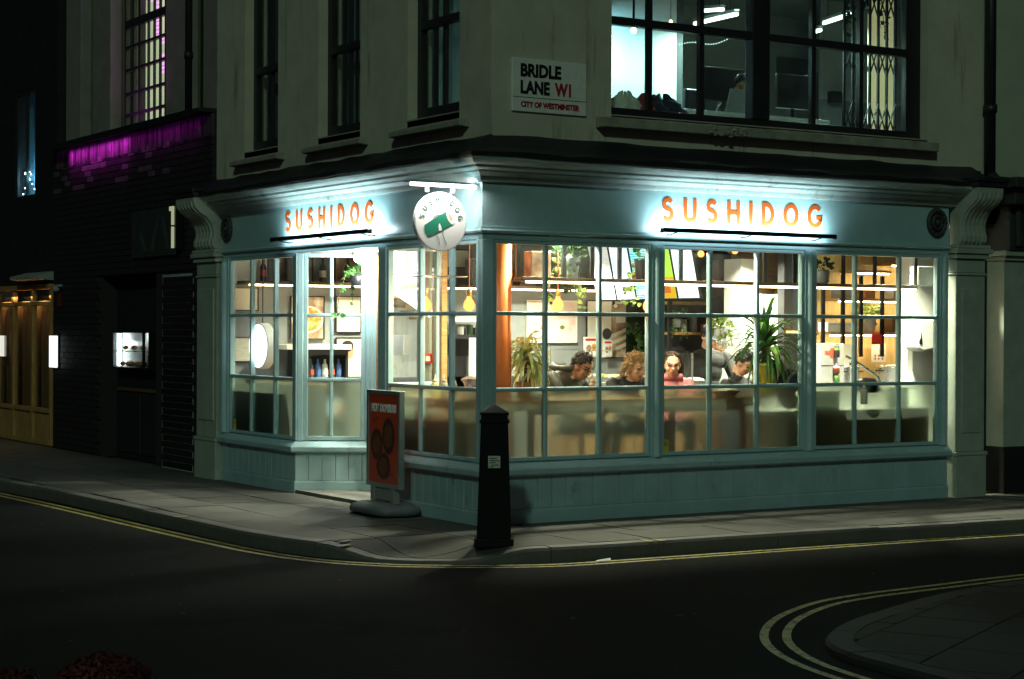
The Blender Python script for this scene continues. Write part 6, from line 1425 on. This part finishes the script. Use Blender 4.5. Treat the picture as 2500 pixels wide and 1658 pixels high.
# bottles and boxes crowding the high wall shelf
rr = random.Random(21)
x = .42; cnt = [0, 0, 0]; ORD = ('leftmost', 'second from left', 'third from left', 'fourth from left', 'fifth from left', 'sixth from left', 'seventh from left', 'eighth from left', 'ninth from left', 'tenth from left', 'eleventh from left', 'twelfth from left', 'thirteenth from left', 'fourteenth from left')
while x < 5.4:
    k = rr.choice((0, 0, 1, 2)); w = (.035, .09, .07)[k]*rr.uniform(.9, 1.2); h = (.26, .20, .32)[k]*rr.uniform(.8, 1.15)
    lab = ('dark glass bottle on the high wall shelf', 'brown storage box on the high wall shelf', 'tall dark tin on the high wall shelf')[k]+', '+ORD[min(cnt[k], 13)]; cnt[k] += 1
    t = thing(('bottle', 'storage_box', 'tin')[k], lab, ('bottle', 'box', 'tin')[k], (x+w, 5.27, 2.106), group=('bottles', 'storage boxes', 'tins')[k]+' on the high wall shelf')
    if k == 0: MB().lathe([(w*.95, 0), (w, .01), (w, h*.6), (w*.4, h*.78), (w*.38, h)], n=12).build('body', rr.choice(('bottle_mix', 'black_plastic', 'oak_dark')), t, smooth=True); MB().lathe([(w*1.02, h*.2), (w*1.02, h*.48)], n=12, caps=False).build('label', rr.choice(('cream_paper', 'label_red', 'white_paper')), t)
    elif k == 1: MB().box(-w, w, -.08, .08, 0, h).build('box', 'oak_dark', t, bevel=.004); MB().box(-w*.5, w*.5, -.083, -.0802, h*.35, h*.65).build('label', 'cream_paper', t)
    else: MB().cyl((0, 0, 0), (0, 0, h), w, n=16).build('tin', rr.choice(('grey_plastic', 'dark_wall')), t); MB().cyl((0, 0, h), (0, 0, h+.02), w*.9, n=16).build('lid', 'steel', t)
    x += 2*w+rr.uniform(.04, .28)

# ------------------------------------------------------------------ office behind the upper window
MB().box(.46, 8.7, .46, 5.58, 3.195, 3.205).build('office_floor', 'shop_floor_mat'); tag(bpy.data.objects['office_floor'], 'dim floor of the upstairs office', 'floor', kind='structure')
M('office_wall', (.45, .48, .46), .8, var=.08); M('office_dark', (.05, .055, .055), .8, var=.2)
o = MB().box(.46, 8.7, .46, 5.58, 5.62, 5.66).build('office_ceiling', 'office_wall'); tag(o, 'pale ceiling of the upstairs office', 'ceiling', kind='structure')
o = MB().box(.46, 8.7, 5.4, 5.5, 3.2, 5.62).build('office_wall', 'office_wall'); tag(o, 'far wall of the upstairs office', 'wall', kind='structure')
bw = (2.765, 3.628, 3.748, 4.573)
t = thing('office_partition', 'pale blue lit wall at the left of the office window', 'wall', (bw[0], 2.2, 3.206)); MB().box(-.6, bw[1]-bw[0], 0, .08, 0, 2.4).build('panel', 'white_wall', t); MB().box(bw[1]-bw[0]+.001, bw[1]-bw[0]+.08, 0, 2.5, 0, 2.4).build('return', 'office_dark', t)
glow('cold_spot', (.62, .93, 1.0), 16)
c_ = (2.176, 0.931, 4.347)
t = thing('office_spot', 'small cold spotlight over the pale blue office wall', 'light', c_); MB().ball((0, 0, 0), .028, 12, 8).build('lens', 'cold_spot', t, smooth=True); MB().cyl((0, 0, .02), (0, 0, 5.62-c_[2]), .012, n=8).build('stem', 'black_plastic', t)
area('lamp', (.42, .70, .12), (.35, .8, -.35), (1, 0, 0), .12, .12, 9, (.36, .84, 1.0), t, 110)
glow('office_tube', (.80, 1.0, .93), 5)
for k, (a, b, lab) in enumerate((((665, 165), (955, 98), 'long bright tube light in the left half of the office window'), ((1555, 160), (1745, 100), 'bright tube light in the right half of the office window'), ((690, 75), (860, 65), 'faint upper tube light in the left half of the office window'), ((1490, 222), (1530, 210), 'short bright tube end by the office glazing bar'))):
    p, q = (((4.065, 2.465, 4.791), (3.422, 0.978, 4.62)), ((5.743, 2.358, 4.938), (4.902, 0.996, 4.763)), ((4.343, 2.763, 4.993), (4.19, 2.151, 4.909)), ((5.991, 2.792, 4.921), (5.849, 2.528, 4.895)))[k]
    m_ = (Vector(p)+Vector(q))/2; t = thing('office_light', lab, 'light', m_, group='office tube lights'); A, Bv = Vector(p)-m_, Vector(q)-m_
    MB().cyl(A, Bv, .018, n=10).build('tube', 'office_tube', t); MB().bar(A+Vector((0, 0, .035)), Bv+Vector((0, 0, .035)), .05, .03).build('housing', 'white_plastic', t)
    for e in (A*.7, Bv*.7): MB().cyl(e+Vector((0, 0, .05)), e+Vector((0, 0, 5.62-m_.z)), .004, n=5).build('wire', 'black_plastic', t)
    if k < 2: area('lamp', (0, 0, -.03), (0, 0, -1), Bv-A, (Bv-A).length, .04, 130, (.60, 1.0, .88), t, 170)
# small lights reflected in the pane, built as a string of glowing balls
t = thing('reflected_lights', 'wavy string of tiny lights reflected in the office pane', 'reflection', (3.777, 1.817, 4.522)); glow('tiny', (.6, 1.0, .85), 2.0)
for k in range(26):
    f = k/25; x = -.32+.66*f; z = -.055+.10*f*f+.02*math.sin(f*9); MB().ball((x*.85, -x*.53, z), .007, 6, 5).build('bulb', 'tiny', t)
c_ = (2.291, 0.28, 4.331)
t = thing('lamp_reflection', 'tiny orange lamp reflection against the office glazing bar', 'light', (c_[0], .52, 4.381)); glow('amber_dot', (1, .55, .18), 14); MB().ball((0, 0, 0), .016, 10, 7).build('bulb', 'amber_dot', t, smooth=True); MB().cyl((0, 0, .015), (0, 0, 1.2), .003, n=5).build('cord', 'black_plastic', t)  # glowing ball and cord stand in for a lamp's reflection
# desks, monitors, chair, person at a laptop
t = thing('desk', 'long office desk behind the upper window', 'desk', (0, 0, 3.206)); MB().box(2.3, 4.4, .75, 1.45, .40, .44).build('top', 'white_plastic', t, bevel=.004)
for x in (2.35, 4.15):
    for y in (.8, 1.4): MB().box(x-.02, x+.02, y-.02, y+.02, 0, .399).build('leg', 'dark_metal', t)
def monitor(lab, rect, y, rz=0):
    x0, x1, z0, z1 = rect; t = thing('monitor', lab, 'monitor', ((x0+x1)/2, y, 3.646), rz, group='office monitors'); w, h0, h1 = (x1-x0)/2, z0-3.646, z1-3.646
    MB().box(-w, w, -.02, .02, h0, h1).build('screen', 'black_plastic', t, bevel=.006); MB().cyl((0, .03, .01), (0, .03, h0+.1), .02, n=8).build('stand', 'dark_metal', t); MB().box(-.12, .12, -.04, .12, 0, .012).build('foot', 'dark_metal', t)
monitor('dark monitor right of the office mullion', (3.89, 4.334, 3.758, 4.091), .95)
monitor('dark tall monitor behind the left half of the office window', (3.305, 3.875, 3.834, 4.16), 1.35)
t = thing('office_chair', 'black office chair back left of the laptop', 'chair', (3.465, 1.6, 3.206)); MB().box(-.20, .20, -.04, .04, .45, 3.965-3.206).build('backrest', 'black_plastic', t, bevel=.02); MB().box(-.22, .22, -.45, -.03, .38, .45).build('seat', 'black_plastic', t, bevel=.02); MB().cyl((0, -.2, .05), (0, -.2, .38), .03, n=8).build('column', 'dark_metal', t)
for a in range(0, 360, 72): MB().bar((0, -.2, .06), (.25*math.cos(R(a)), -.2+.25*math.sin(R(a)), .03), .04, .03).build('foot', 'dark_metal', t)
c_ = (3.342, 0.905, 3.751)
t = thing('laptop', 'open grey laptop in front of the office worker', 'laptop', (c_[0], c_[1], 3.648), R(20)); 
MB().box(-.17, .17, -.0, .22, 0, .015).build('keyboard', 'pot_grey', t); o = MB().box(-.17, .17, -.006, .006, .0, .22).build('lid', 'pot_grey', t, bevel=.004); o.location = (0, 0, .016); o.rotation_euler = (R(14), 0, 0)
w_ = (3.701, 1.272, 3.961)
person('person', 'office worker with dark hair behind an open laptop upstairs', (w_[0]+.02, w_[1], w_[2]-1.31), R(150), 'coat_black', 'skin_tan', 'short', 'hair_black', pitch=-22)
# white slab wall, pin board and box
poster('dark pin board on the office wall right of the mullion', (7.639, 8.212, 4.885, 5.11), 5.39, 'office_dark', None, 'board')
poster('white panel on the far office wall', (8.224, 8.813, 4.968, 5.48), 5.39, 'white_wall', None, 'panel')
r_ = (7.32, 7.494, 4.352, 4.492)
t = thing('wall_box', 'small black box on the office wall by the folding gate', 'box', ((r_[0]+r_[1])/2, 4.0, r_[2])); MB().box(-.1, .1, -.05, .05, 0, r_[3]-r_[2]).build('case', 'black_plastic', t, bevel=.006)
t = thing('office_partition', 'grey wall behind the folding gate in the office', 'wall', (7.269, 4.1, 3.206)); MB().box(0, 3.6, 0, .06, 0, 1.2).build('lower_panel', 'grey_wall', t); MB().box(0, 3.6, 0, .06, 1.201, 2.4).build('upper_panel', 'office_wall', t)
t = thing('glowing_doorway', 'pale yellow glowing strip behind the folding gate', 'doorway', (0, 1.6, 3.206)); g_ = (5.705, 6.046, 3.726, 4.584); M('warm_panel', (.75, .68, .42), .8, var=.05, emit=(.55, .50, .26), es=.55); MB().box(g_[0], g_[1], 0, .03, .0, 2.3).build('panel', 'warm_panel', t)  # panel emits its own light in place of light through the doorway
# folding lattice gate inside the right of the window
t = thing('folding_gate', 'black folding lattice gate behind the right panes of the office window', 'gate', (0, .50, 3.25)); gx0, gx1 = 4.351, 5.014
n = 6
for k in range(n+1):
    x = gx0+(gx1-gx0)*k/n; MB().box(x-.012, x+.012, -.01, .01, 0, 2.2).build('upright', 'black_frame', t)
w_ = (gx1-gx0)/n
for k in range(n):
    x0, x1 = gx0+w_*k, gx0+w_*(k+1)
    for z in (.42, .98, 1.54): MB().bar((x0, -.014, z-.12), (x1, -.014, z+.16), .007, .016, up=(0, 1, 0)).build('lattice_bar', 'black_frame', t); MB().bar((x0, .014, z+.16), (x1, .014, z-.12), .007, .016, up=(0, 1, 0)).build('lattice_bar', 'black_frame', t)
# plant trailing down the right bay and dark plant silhouettes in the left street windows
trailing('pothos', 'dark trailing plant at the top of the right office panes', (4.681, .62, 4.75), [(.06, 0), (.07, .01), (.08, .12)], 'black_plastic', [(-.2, -.1, .7), (.2, -.1, .6), (0, 0, .66), (-.3, .1, .5)], 22, .05, rnd, 'leaf_dark', .1, 30)
# heap of clothes on the inner sill
cl = (1.716, 2.011, 3.575, 3.718)
def heap(lab, x0, x1, z, m_, h, seed):
    t = thing('folded_clothes', lab, 'clothes', ((x0+x1)/2, .62, 3.50), group='clothes heaped inside the office window'); rr = random.Random(seed); mb = MB(); w = (x1-x0)/2; n, m = 44, 14; V = []
    for j in range(m+1):
        f = j/m
        for i in range(n): a = 2*math.pi*i/n; rad = math.cos(f*1.45)*(1+.16*math.sin(a*5+seed+f*6)+.08*math.sin(a*11-f*9+seed)+rr.uniform(-.05, .05)); V.append((math.cos(a)*w*rad, math.sin(a)*.13*rad, h*math.sin(f*1.5)*(1+.16*math.sin(a*3+seed)+.09*math.sin(a*8+f*7))))
    mb.add(V, [(j*n+i, j*n+(i+1) % n, j*n+n+(i+1) % n, j*n+n+i) for j in range(m) for i in range(n)]+[tuple(range(m*n, m*n+n))]); mb.build('cloth', m_, t, smooth=True)
M('cloth_white', (.72, .70, .60), .9, var=.2, scale=20); M('cloth_red', (.28, .03, .04), .9, var=.4, scale=20); M('cloth_navy', (.02, .025, .045), .9, var=.4, scale=20)
heap('crumpled white cloth at the left of the office window', cl[0]-.04, cl[0]+.33, 0, 'cloth_white', .20, 1); heap('dark red cloth in the heap in the office window', cl[0]+.22, cl[0]+.52, 0, 'cloth_red', .20, 2); heap('navy jacket in the heap in the office window', cl[0]+.28, cl[0]+.80, 0, 'cloth_navy', .20, 3)
M('curtain_grey', (.34, .44, .44), .9, var=.2, scale=3); leafy('curtain_grey', .45)
# curtains in the left street windows
for k, (a, b) in enumerate(LW):
    lab = ('heavy dark curtain in the upper window farthest left', 'drawn grey curtain in the middle upper window', 'grey green curtain in the upper window by the corner')[k]
    t = thing('curtain', lab, 'curtain', (.52, b, 3.40)); mb = MB(); L_ = (b-a)*(.92, .70, .58)[k]; n = 40
    for i in range(n):
        y0, y1 = -L_*i/n, -L_*(i+1)/n; f0, f1 = .022*math.sin(i*1.1), .022*math.sin((i+1)*1.1); mb.add([(f0, y0, 0), (f1, y1, 0), (f1, y1, 2.2), (f0, y0, 2.2)], [(0, 1, 2, 3)])
    mb.build('cloth', ('office_dark', 'curtain_grey', 'curtain_grey')[k], t, smooth=True)
